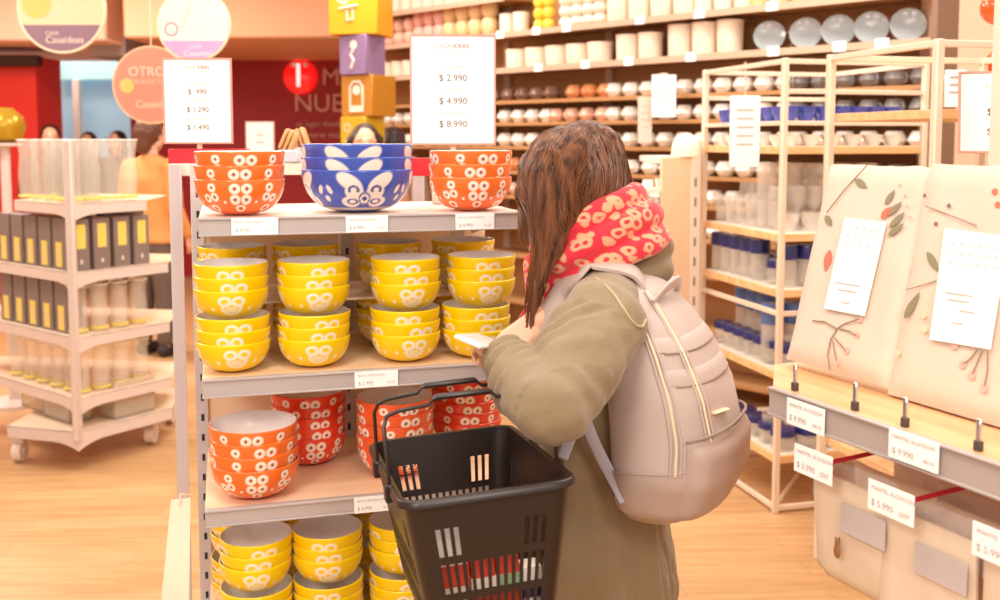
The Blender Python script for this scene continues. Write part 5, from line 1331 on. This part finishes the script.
rackrow(4, ('cobaltjarlow', None), (.07, .60), (.17, .66), .09, '%s short cobalt-lidded jar from the left, third oak shelf, %s', gl)
rackrow(5, ('cobaltdish', jar(.09, .05, M_blue)), (.07, .60), (.18, .66), .112, '%s wide cobalt-lidded jar from the left, lowest shelf, %s', gl)
rackrow(5, ('cleartumbler', None), (.08, .60), None, .095, '%s clear tumbler from the left, lowest shelf second row, %s', gl, .19)
t = hang_card(730, 760, 96, 167, 3.86, M_paper, 'long white price card hanging on the cream wire rack', 5)
mb = MB(); zt_ = kt - .02 - t.location.z; mb.tube([(0, .006, .10), (0, .01, zt_ - .0), (0.02, .12, zt_)], .002, 6); mb.obj('hanger_wire', M_cream, t)
# ------------------------------------------------------------------ second cream rack at the right edge
p2 = P(930, 300, 2.95); k2 = thing('wire_rack', 'cream tube-framed rack rising behind the tablecloth packs', 'display rack', (p2.x, 2.95, 0), KA)
k2t = P(930, 39, 2.95).z
for x, y in ((0, 0), (.62, 0), (0, .55), (.62, .55)):
    mb = MB(); mb.box(x - .013, x + .013, y - .013, y + .013, 0, k2t, .003); mb.obj('post', M_tube, k2)
for z in (k2t - .012, .1):
    for q in ((0, .62, -.01, .01), (0, .62, .54, .56), (-.01, .01, 0, .55), (.61, .63, 0, .55)):
        mb = MB(); mb.box(*q, z - .01, z + .01, .002); mb.obj('rail', M_tube, k2)
z_ = P(945, 77, 2.95).z; mb = MB(); mb.box(0, .62, -.006, .006, z_ - .006, z_ + .006, .002); mb.obj('rail', M_tube, k2)
for z in (P(950, 109, 2.95).z, .95, .45):
    mb = MB(); mb.box(.012, .61, .0, .54, z - .028, z, .002); mb.obj('shelf', M_edge, k2)
t = hang_card(945, 966, 70, 107, 2.925, M_paper, 'small white card hung on the rail of the cream rack at the edge', 3)
mb = MB(); mb.tube([(0, .004, .05), (0, .012, z_ - t.location.z + .008), (0, .03, z_ - t.location.z + .004)], .002, 6); mb.obj('hanger_wire', M_cream, t)
mb = MB(); mb.box(2.12, 5.4, 4.95, 5.1, 0, 3.3); struct(mb.obj('wall_near_end', M_peach))
M_orl = mat('orange_lacquer', 'F0561C', .15, var=.04, coat=.6)
for k, (px, py) in enumerate(((1000, 8), (1003, 64))):
    c = P(px, py, 3.35 + .3 * k); mb = MB(); mb.sphere((0, 0, 0), .062, 24, 16, (1, 1, .92)); mb.lathe([(.02, .05), (.022, .064), (.012, .07), (0, .07)], 14)
    t = thing('paper_lantern', ['glossy orange ball ornament hanging above the cream rack at the edge', 'second glossy orange ball ornament hung lower behind the rack rail'][k], 'ornament', c); mb.obj('ball', M_orl, t)
    mb = MB(); mb.tube([(0, 0, .065), (0, 0, 3.3 - c.z)], .002, 5); mb.obj('cord', M_cream, t)
# ================================================================== glassware island on the left
KL = P(78.5, 447, 4.42); C0 = Vector((KL.x, 4.42, 0)); LB = P(-34, 300, 5.05); L1 = Vector((LB.x, 5.05, 0)); RB_ = P(169, 300, 4.83); R1 = Vector((RB_.x, 4.83, 0))
def wing(side, t, inset, z=0):
    e = (L1 if side == 'l' else R1) - C0; n_ = Vector((-e.y, e.x, 0)).normalized(); n_ = n_ if n_.y > 0 else -n_
    return C0 + e.normalized() * t + n_ * inset + Vector((0, 0, z))
isl = thing('island_display', 'pale wheeled corner display of glassware and boxes beyond the bowls', 'display shelf', C0)
M_isl = mat('island_frame', 'D9C8C0', .4, var=.03); M_isltop = mat('island_shelf', 'E9CFB0', .45, var=.04)
iz = [P(78, 204, 4.42).z, P(78, 273, 4.42).z, P(78, 338, 4.42).z, P(78, 399, 4.42).z, P(78, 432, 4.42).z]
mb = MB(); mb.box(-.017, .017, -.02, .014, iz[4] - .04, P(78, 140, 4.42).z, .004); mb.obj('corner_post', M_isl, isl)
LL, RL = (L1 - C0).length, (R1 - C0).length
for k, z in enumerate(iz):
    tl, tr = (LL if k else .50), (RL if k else RL * .78)
    a = wing('l', tl, 0); b_ = wing('r', tr, 0); back_l = wing('l', tl, .42); back_r = wing('r', tr, .42)
    if k == 4: a = P(2, 300, 4.52); a.z = 0; b_ = wing('r', RL, -.0)
    pts = [a - C0, Vector((0, 0, 0)), b_ - C0, Vector(((b_ - C0).x - .05, .75, 0)), Vector(((a - C0).x + .02, .9, 0))]
    mb = MB(); mb.prism([(p.x, p.y) for p in pts], z - .006, z - .001); sh = mb.obj('shelf', M_isltop, isl)
    hh = .05 if k < 4 else .055
    mb = MB()
    for q in (a, b_):
        d = (q - C0); n_ = Vector((-d.y, d.x, 0)).normalized(); n_ = n_ if n_.y > 0 else -n_
        L_ = d.length; d = d.normalized()
        # rail deepens in a curve near the post
        top = [d * (L_ * i / 16) for i in range(17)]
        dep = [hh + .035 * max(0, 1 - (L_ * i / 16) / .14) ** 2 for i in range(17)]
        mb.rings([[p + Vector((0, 0, z)), p + n_ * .014 + Vector((0, 0, z)), p + n_ * .014 + Vector((0, 0, z - h_)), p + Vector((0, 0, z - h_))] for p, h_ in zip(top, dep)], cap0=True, cap1=True)
    mb.obj('edge_rail', M_isl, sh)
for pt in (P(20, 455, 4.58), P(152, 452, 4.86)):
    cx, cy = pt.x - C0.x, pt.y - C0.y
    mb = MB(); mb.tube([(cx - .02, cy, .05), (cx + .02, cy, .05)], .048, 20); w_ = mb.obj('caster', mat('caster_cream', 'E2D0C2', .5), isl)
    mb = MB(); mb.box(cx - .03, cx + .03, cy - .03, cy + .03, .095, iz[4] - .05, .004); mb.tube([(cx - .026, cy, .05), (cx + .026, cy, .05)], .015, 12); mb.obj('caster_fork', M_isl, w_)
for cx, cy in ((.15, .8), (-.55, .85)):
    mb = MB(); mb.tube([(cx - .02, cy, .05), (cx + .02, cy, .05)], .048, 16); w_ = mb.obj('caster', bpy.data.materials['caster_cream'], isl)
    mb = MB(); mb.box(cx - .03, cx + .03, cy - .03, cy + .03, .095, iz[4] - .01, .004); mb.obj('caster_fork', M_isl, w_)
M_gbox = mat('taupe_carton', '82706A', .55, var=.06); M_ylab = mat('yellow_label', 'E6CC62', .5, var=.05); M_yellow = mat('yellow_lid', 'F2D230', .45)
def carton_proto():
    t = thing('gift_carton', 'x', 'box'); mb = MB(); mb.box(-.052, .052, -.04, .04, 0, .235, .002); mb.obj('carton', M_gbox, t)
    mb = MB(); mb.box(-.026, .026, -.0412, -.040, .012, .125); mb.obj('front_label', M_ylab, t)
    mb = MB(); mb.box(-.004, .004, -.0416, -.0412, .03, .10); mb.obj('printed_lettering', M_isl, t); return t
def tallcarton():
    t = thing('gift_carton', 'x', 'box'); mb = MB(); mb.box(-.042, .042, -.04, .04, 0, .235, .002); mb.obj('carton', M_gbox, t)
    mb = MB(); mb.box(-.022, .022, -.0412, -.040, .10, .21); mb.obj('front_label', M_ylab, t)
    mb = MB(); mb.box(-.006, .006, -.0415, -.040, .03, .05); mb.obj('mark', M_isl, t); return t
aL = math.atan2((C0 - L1).y, (C0 - L1).x); aR = math.atan2((R1 - C0).y, (R1 - C0).x)
gi = 'boxes on the glassware island'
for sh_, n in ((1, 5), (2, 5)):
    for i in range(n): put('carton', carton_proto, wing('l', .165 + .128 * i, .07, iz[sh_]), aL, 'carton%d' % sh_, '%s taupe carton from the left, ' + ('upper' if sh_ == 1 else 'lower') + ' carton shelf of the island', gi)
for i in range(4): put('tallcarton', tallcarton, wing('r', .065 + .105 * i, .07, iz[1]), aR, 'tallcarton', '%s taupe carton from the left, wing of the island beside the bowls', gi)
p = wing('r', .41, .15, iz[1])
t = thing('gift_carton', 'taupe carton with bright yellow lid at the end of the island shelf', 'box', p, aR, gi); mb = MB(); mb.box(-.05, .05, -.03, .05, 0, .25, .002); mb.obj('carton', M_gbox, t); mb = MB(); mb.box(-.053, .053, -.033, .053, .25, .285, .003); mb.obj('lid', M_yellow, t)
gv = 'glass vases on the island'
M_amberg = mat('cream_glass', 'FFF3E2', .08, var=.02, trans=.72)
M_vglass = mat('clear_glass', 'FFF6E8', .05, var=0, alpha=.15, coat=.8)
def vase_card(o, r):
    mb = MB(); mb.tube([(r * .86 * math.cos(a), r * .86 * math.sin(a), .016) for a in [2 * PI * k / 16 for k in range(16)]], .006, 6, closed=True); mb.obj('base_band', M_ylab, o)
    mb = MB(); mb.lathe([(r * 1.01, .0), (r * 1.05, .003), (r * 1.01, .006), (r * .95, .003), (r * 1.01, 0)], 20, (0, 0, max(v.co.z for v in o.data.vertices) - .005)); mb.obj('lip', M_wplastic, o)  # white ring at the mouth stands in for highlights on the glass
    return o
def vase(h, r): return lambda: vase_card(glass_proto('glass_vase', [(0, 0), (r * .8, 0), (r * .85, .01), (r * .95, h * .4), (r * .8, h * .75), (r, h), (r * .95, h), (r * .74, h * .75), (r * .88, h * .4), (r * .7, .02), (0, .016)], M_vglass, 'vase', None, 20), r)
for i in range(4): put('topvase', vase(.285, .05), wing('l', .165 + .115 * i, .08, iz[0]), .3 * i, 'topvase_l', '%s clear vase from the left on top of the island, doorway side', gv)
for i in range(4): put('topvase', None, wing('r', .06 + .095 * i, .08, iz[0]), .3 * i, 'topvase_r', '%s clear vase from the left on top of the island, wing beside the bowls', gv)
for i in range(4): put('topvase', None, wing('l', .21 + .105 * i, .22, iz[0]), .3 * i, 'topvase_b', '%s clear vase from the left in the rear row on top of the island', gv)
for i in range(4): put('midvase', vase(.22, .045), wing('r', .07 + .105 * i, .08, iz[2]), .5 * i, 'midvase', '%s clear vase from the left under the taupe cartons, wing beside the bowls', gv)
for i in range(5): put('lowvase', vase(.21, .046), wing('l', .165 + .125 * i, .08, iz[3]), .5 * i, 'lowvase_l', '%s clear vase from the left on the fourth island shelf, doorway side', gv)
for i in range(4): put('lowvase', None, wing('r', .07 + .105 * i, .08, iz[3]), .5 * i, 'lowvase_r', '%s clear vase from the left on the fourth island shelf, wing beside the bowls', gv)
def tray():
    mb = MB(); mb.box(-.11, .11, -.06, .06, 0, .012, .004); 
    for q in ((-.11, .11, -.06, -.054), (-.11, .11, .054, .06), (-.11, -.104, -.054, .054), (.104, .11, -.054, .054)): mb.box(*q, .012, .09, .002)
    o = mb.obj('glass_tray', M_amberg); tag(o, 'x', 'dish'); return o
def traylid(o):
    pass
put('tray', tray, wing('l', .26, .10, iz[4]), aL, 'tray_l', '%s square glass dish from the left on the island floor, doorway side', 'glass dishes on the island floor')
put('tray', None, wing('l', .52, .12, iz[4]), aL, 'tray_l', '%s square glass dish from the left on the island floor, doorway side', 'glass dishes on the island floor')
put('tray', None, wing('r', .32, .09, iz[4]), aR, 'tray_r', '%s square glass dish from the left on the island floor, wing beside the bowls', 'glass dishes on the island floor')
put('tray', None, wing('r', .32, .09, iz[4] + .091), aR, 'tray_r2', '%s glass dish from the left stacked on another, island floor beside the bowls', 'glass dishes on the island floor')
# ================================================================== hanging round signs
def round_sign(px, py, rpx, Y, label, cols_, split, texts, rim='F3DFC2', rz=0):
    c = P(px, py, Y); r = rpx * Y / 1000
    t = thing('hanging_sign', label, 'sign', c, rz)
    Mx = Matrix.Rotation(PI / 2, 4, 'X')
    def seg_poly(z0, z1, rr):
        pts = []
        a0 = math.asin(max(-1, min(1, z0 / rr))); a1 = math.asin(max(-1, min(1, z1 / rr)))
        n = 24
        pts = [(rr * math.cos(a0 + (a1 - a0) * k / n), rr * math.sin(a0 + (a1 - a0) * k / n)) for k in range(n + 1)]
        return pts + [(-x, z) for x, z in reversed(pts) if abs(x) > 1e-6]
    mb = MB(); mb.prism(seg_poly(-r, r, r), -.012, .012, Mx); mb.obj('disc', mat('disc_rim_' + rim, rim, .5, var=.02), t)
    for i, (z0, z1, col) in enumerate(cols_):
        mb = MB(); mb.prism(seg_poly(z0 * r * .95, z1 * r * .95, r * .95), .012, .0135, Mx); mb.obj('printed_band', mat('disc_%s' % col, col, .5, var=.03), t)
    for (tx, x, z, sz, col) in texts: text_mesh('lettering', tx, sz * r, mat('disc_ink_' + col, col, .5, var=0), t, (x * r, -.0142, z * r), (PI / 2, 0, 0), .0003)
    mb = MB(); mb.tube([(0, 0, r), (0, 0, 3.3 - c.z)], .003, 6); mb.obj('cord', M_cream, t)
    return t, r
t, r = round_sign(62, 9, 43.5, 5.6, 'round hanging sign with cream upper half and mauve lower band', [(-1, -.38, '8E6F80'), (-.38, 1, 'DCCBA6')], 0, [('CASA', -.22, -.55, .12, 'F2D8CC'), ('Casaideas', .06, -.70, .22, 'F2D8CC')])
mb = MB(); mb.lathe([(0, 0), (.34 * r, 0)], 20, M=Matrix.Translation((-.55 * r, -.0145, .12 * r)) @ Matrix.Rotation(PI / 2, 4, 'X')); mb.obj('printed_sun', mat('sun_yellow', 'F2BE6A', .5, var=.05), t)
t, r = round_sign(194, 25, 36, 5.0, 'round hanging sign, ivory above with lilac lower band', [(-1, -.45, 'C4A0CC'), (-.45, 1, 'F6EFD8')], 0, [('CASA', .05, -.6, .14, 'F2E6F0'), ('Casaideas', .12, -.78, .2, 'F2E6F0')])
mb = MB(); mb.lathe([(.14 * r, 0), (.2 * r, .0)], 20, M=Matrix.Translation((-.6 * r, -.0145, -.12 * r)) @ Matrix.Rotation(PI / 2, 4, 'X')); mb.tube([(.1 * r, -.0145, .95 * r), (-.2 * r, -.0145, .2 * r), (-.32 * r, -.0145, -.1 * r)], .002, 5); mb.obj('printed_drawing', mat('drawing_mauve', 'B79AA8', .5), t)
t, r = round_sign(152, 85, 38.5, 5.3, 'round coral hanging sign beside the three-price sign', [(-1, 1, 'FF8A74')], 0, [('OTRO', -.1, .33, .34, 'FAD2C0'), ('PRODUCTO', -.05, .08, .16, 'F8C6B0'), ('Casaideas', .1, -.5, .26, 'FAD2B4')], 'F6BE96')
mb = MB(); mb.lathe([(0, 0), (.19 * r, 0)], 20, M=Matrix.Translation((-.62 * r, -.0145, -.02 * r)) @ Matrix.Rotation(PI / 2, 4, 'X')); mb.obj('printed_sun', bpy.data.materials['sun_yellow'], t)
# ================================================================== column of stacked printed boxes
YC = 6.5
def cube(corner_px, top, bot, fpx, spx, m, label, draw=None):
    s1 = fpx * YC / 1000; s2 = spx * YC / 1000; s = math.hypot(s1, s2); th = -math.atan2(s2, s1)
    z1, z0 = P(corner_px, top, YC).z, P(corner_px, bot, YC).z
    c = P(corner_px, 60, YC)       # near vertical edge
    t = thing('printed_box', label, 'box', (c.x, YC, z0), th, 'column of printed boxes')
    mb = MB(); mb.box(-s, 0, 0, s, 0, z1 - z0, .004); mb.obj('carton', m, t)
    if draw: draw(t, s, z1 - z0)
    return t
M_bw = mat('box_white_print', 'F0DCCB', .6, var=.02)
def d_lamp(t, s, h):
    mb = MB(); mb.tube([(-s * .55, -.003, h * .15), (-s * .45, -.003, h * .35), (-s * .55, -.003, h * .5), (-s * .45, -.003, h * .62)], .01, 6); mb.lathe([(0, 0), (s * .13, 0)], 14, M=Matrix.Translation((-s * .45, -.003, h * .75)) @ Matrix.Rotation(PI / 2, 4, 'X')); mb.obj('printed_drawing', M_bw, t)
def d_bottle(t, s, h):
    mb = MB(); mb.tube([(-s * .7, -.003, h * .12), (-s * .7, -.003, h * .72), (-s * .6, -.003, h * .84), (-s * .4, -.003, h * .84), (-s * .3, -.003, h * .72), (-s * .3, -.003, h * .12), (-s * .7, -.003, h * .12)], .008, 6)
    mb.lathe([(0, 0), (s * .13, 0)], 14, M=Matrix.Translation((-s * .5, -.003, h * .64)) @ Matrix.Rotation(PI / 2, 4, 'X')); mb.box(-s * .66, -s * .34, -.003, 0, h * .14, h * .26); mb.obj('printed_drawing', M_bw, t)
def d_flower(t, s, h):
    mb = MB(); mb.lathe([(s * .1, 0), (s * .14, 0)], 14, M=Matrix.Translation((-s * .7, -.003, h * .8)) @ Matrix.Rotation(PI / 2, 4, 'X')); mb.tube([(-s * .78, -.003, h * .55), (-s * .4, -.003, h * .62)], .008, 6); mb.tube([(-s * .62, -.003, h * .3), (-s * .62, -.003, h * .5), (-s * .5, -.003, h * .52), (-s * .5, -.003, h * .3), (-s * .62, -.003, h * .3)], .007, 6); mb.obj('printed_drawing', M_bw, t)
cube(378, -14, 33.5, 50, 10, mat('box_yellow', 'E8A008', .5, var=.03), 'bright yellow printed box at the top of the box column', d_flower)
cube(366, 34, 74, 29, 16, mat('box_violet', '8C6F96', .5, var=.03), 'violet printed box below the bright yellow one', d_lamp)
cube(372, 74.5, 116, 34, 20, mat('box_ochre', 'B87A1C', .5, var=.03), 'ochre printed box below the violet one', d_bottle)
cube(364, 116.5, 172, 27, 17, mat('box_mustard', 'CCA41C', .5, var=.03), 'mustard printed box beneath the ochre one', d_flower)
c = P(364, 172, YC)
t = thing('box_pedestal', 'plain pedestal carrying the column of printed boxes', 'pedestal', (c.x, YC, 0), -.5); mb = MB(); mb.box(-.2, 0, 0, .2, 0, c.z - .001, .004); mb.box(-.23, .03, -.03, .23, 0, .04, .004); mb.obj('plinth', M_peach, t)
# ================================================================== shoppers in the distance
def bg_person(px, py_top, Y, label, shirt, hairc, face, long_hair=False, trous='4A4652', sleeve=True, w=1.0):
    top = P(px, py_top, Y); h = top.z; g = Vector((top.x, Y, 0)); s = h / 1.66
    f = Vector((math.sin(face), -math.cos(face), 0)); sd = Vector((-f.y, f.x, 0))
    t = thing('person', label, 'person', g)
    o = lambda a, b_, z: f * (a * s) + sd * (b_ * s) + UP * (z * s)
    mb = MB(); at_, M4_ = head(mb, o(0.02, 0, 1.545), f, s); capsule(mb, o(0, 0, 1.36), o(.01, 0, 1.46), .052 * s, .05 * s)
    ell_loft(mb, [(o(0, 0, .82), f * .10 * s, sd * .15 * s), (o(0, 0, 1.0), f * .095 * s, sd * .13 * s), (o(0, 0, 1.25), f * .10 * s, sd * .16 * s), (o(0, 0, 1.36), f * .06 * s, sd * .12 * s)], 20)
    for k in (-1, 1):
        capsule(mb, o(0, k * .19, 1.32), o(-.02, k * .235, 1.06), .046 * s, .036 * s); capsule(mb, o(-.02, k * .235, 1.06), o(.10, k * .23, .84), .036 * s, .025 * s)
        hand(mb, o(.10, k * .23, .84), o(.06, 0, -.2), o(0, k * 1., 0), 1 if k > 0 else -1, s * .95, (.3, .35, .3))
        capsule(mb, o(0, k * .085, .84), o(.01, k * .09, .46), .08 * s, .054 * s); capsule(mb, o(.01, k * .09, .46), o(0, k * .095, .08), .054 * s, .036 * s); capsule(mb, o(-.02, k * .095, .03), o(.13, k * .10, .03), .03 * s, .026 * s)
    me = remesh(mb, .009, 4); me.materials.clear(); me.materials.append(M_skin)
    b_o = link('body', me, t, -g + g); 
    face_parts(at_, M4_, t, s)
    mb = MB(); ell_loft(mb, [(o(0, 0, .80), f * .125 * s, sd * .19 * s * w), (o(0, 0, 1.0), f * .12 * s, sd * .17 * s * w), (o(0, 0, 1.25), f * .125 * s, sd * .19 * s * w), (o(0, 0, 1.36), f * .085 * s, sd * .16 * s * w), (o(0, 0, 1.41), f * .06 * s, sd * .07 * s)], 24)
    for k in (-1, 1): capsule(mb, o(0, k * .18, 1.325), o(-.02, k * .235, 1.06), .07 * s, .056 * s); capsule(mb, o(-.02, k * .235, 1.06), o(.09, k * .23, .87), .056 * s, .042 * s)
    me = remesh(mb, .012, 4, .5, lambda co: .006 * noise.noise(co * 10)); me.materials.clear(); me.materials.append(mat('shirt_' + shirt, shirt, .8, var=.08)); link('sweater', me, t)
    mb = MB()
    for k in (-1, 1): capsule(mb, o(0, k * .085, .82), o(.01, k * .09, .46), .10 * s, .07 * s); capsule(mb, o(.01, k * .09, .46), o(0, k * .095, .12), .07 * s, .055 * s)
    me = remesh(mb, .014, 3); me.materials.clear(); me.materials.append(mat('trousers_' + trous, trous, .8)); link('trousers', me, t)
    for k in (-1, 1):
        mb = MB(); capsule(mb, o(-.02, k * .095, .045), o(.14, k * .10, .04), .045 * s, .038 * s); mb.obj('shoe', mat('shoe_' + trous, '33292A', .6), t)
    mb = MB(); mb.sphere(o(-.012, 0, 1.575), .105 * s, 20, 14, (.86, 1.0, 1.0), M4_)
    if long_hair:
        for k in (-1, 1): capsule(mb, o(-.01, k * .07, 1.57), o(-.01, k * .075, 1.34), .045 * s, .03 * s)
        capsule(mb, o(-.06, 0, 1.55), o(-.07, 0, 1.32), .08 * s, .06 * s)
    else: capsule(mb, o(-.04, 0, 1.56), o(-.06, 0, 1.48), .085 * s, .06 * s)
    me = remesh(mb, .009, 3, .5, lambda co: .004 * noise.noise(co * 40)); 
    # keep the face clear of hair
    fc = o(.075, 0, 1.52)
    for v in me.vertices:
        d = v.co - fc
        if d.length < .085 * s and d.dot(f) > -.06 * s and v.co.z < 1.575 * s: v.co -= f * (.075 * s)
    me.materials.clear(); me.materials.append(mat('hair_' + hairc, hairc, .5, var=.2, scale=40)); link('hair', me, t)
    return t
bg_person(149, 119, 6.9, 'person in peach-orange sweater with brown hair, back turned, beyond the island', 'E8A05C', '6A4030', 2.7, False, '6A5A52', w=1.1)
bg_person(365, 126, 5.9, 'dark-haired woman facing the shop beside the printed box column', 'B9836A', '3A2420', .15, True)
bg_person(394, 129, 7.0, 'dark-haired person seen from behind next to the box column', '8A6A50', '3A2A26', 3.0, False)
bg_person(50, 126, 9.1, 'dark-haired shopper before the red pillar', '7C3A34', '2C1A18', .4, False)
bg_person(88, 133, 10.6, 'dark-haired shopper in the blue doorway beside the white frame', '5A6A7A', '2A2022', .1, False)
bg_person(117, 132, 10.4, 'dark-haired shopper in the blue doorway by the coral sign', '6A5A5A', '2A2022', -.2, True)
# gold balloon-like bowl at the far left
c = P(4, 124, 5.6); t = thing('gold_vase', 'round golden vase on a stand beside the glass vases', 'vase', (c.x, c.y, 0))
mb = MB(); mb.lathe([(.03, c.z - .11), (.09, c.z - .085), (.115, c.z - .02), (.10, c.z + .04), (.06, c.z + .075), (.05, c.z + .09), (.04, c.z + .09), (.05, c.z + .07), (.02, c.z - .08)], 28); mb.obj('vessel', mat('gold_glaze', 'B8901E', .25, metal=.3, var=.06), t)
mb = MB(); mb.lathe([(0, 0), (.16, 0), (.16, .02), (.03, .03), (.025, c.z - .13), (.09, c.z - .12), (.09, c.z - .105), (0, c.z - .105)], 24); mb.obj('stand', M_isl, t)
# ================================================================== labels of the repeats: count those in view, left to right
bpy.context.view_layer.update()
dg_ = bpy.context.evaluated_depsgraph_get()
def in_view(o):
    best = False
    meshes = [m for m in [o] + list(o.children) if m.type == 'MESH']
    for m in meshes:
        vs_ = m.data.vertices; st = max(1, len(vs_) // 40)
        for i in range(0, len(vs_), st):
            w = m.matrix_world @ vs_[i].co; x, y = proj(w)
            if not (2 < x < 998 and 2 < y < 598): continue
            d = w - Vector((0, 0, EYE)); L_ = d.length; d.normalize()
            org = Vector((0, 0, EYE)); left = L_
            for hop in range(4):
                hit, loc, nrm, idx, ob, mtx = scene.ray_cast(dg_, org, d)
                if not hit: return True
                if ob.name == m.name or (ob.parent and ob.parent.name == o.name) or (loc - w).length < .012: return True
                mm = ob.active_material
                see = mm is not None and mm.name.split('.')[0] in ('clear_glass', 'frosted_glass', 'cream_glass', 'clear_wrap', 'clear_bag')
                if not see: break
                org = loc + d * .002
    return False
for key, (pattern, objs) in ROWS.items():
    seen = [o for o in objs if in_view(o)]
    seen.sort(key=lambda o: proj(o.matrix_world.translation)[0])
    for i, o in enumerate(seen): o['label'] = pattern % ordinal(i)
    base = pattern.replace('%s ', '', 1).replace(' from the left', '', 1)
    for o in objs:
        if o not in seen: o['label'] = (base + ', hidden behind other goods')
for o in list(bpy.data.objects):
    if '_used' in o: del o['_used']
bpy.context.view_layer.update()
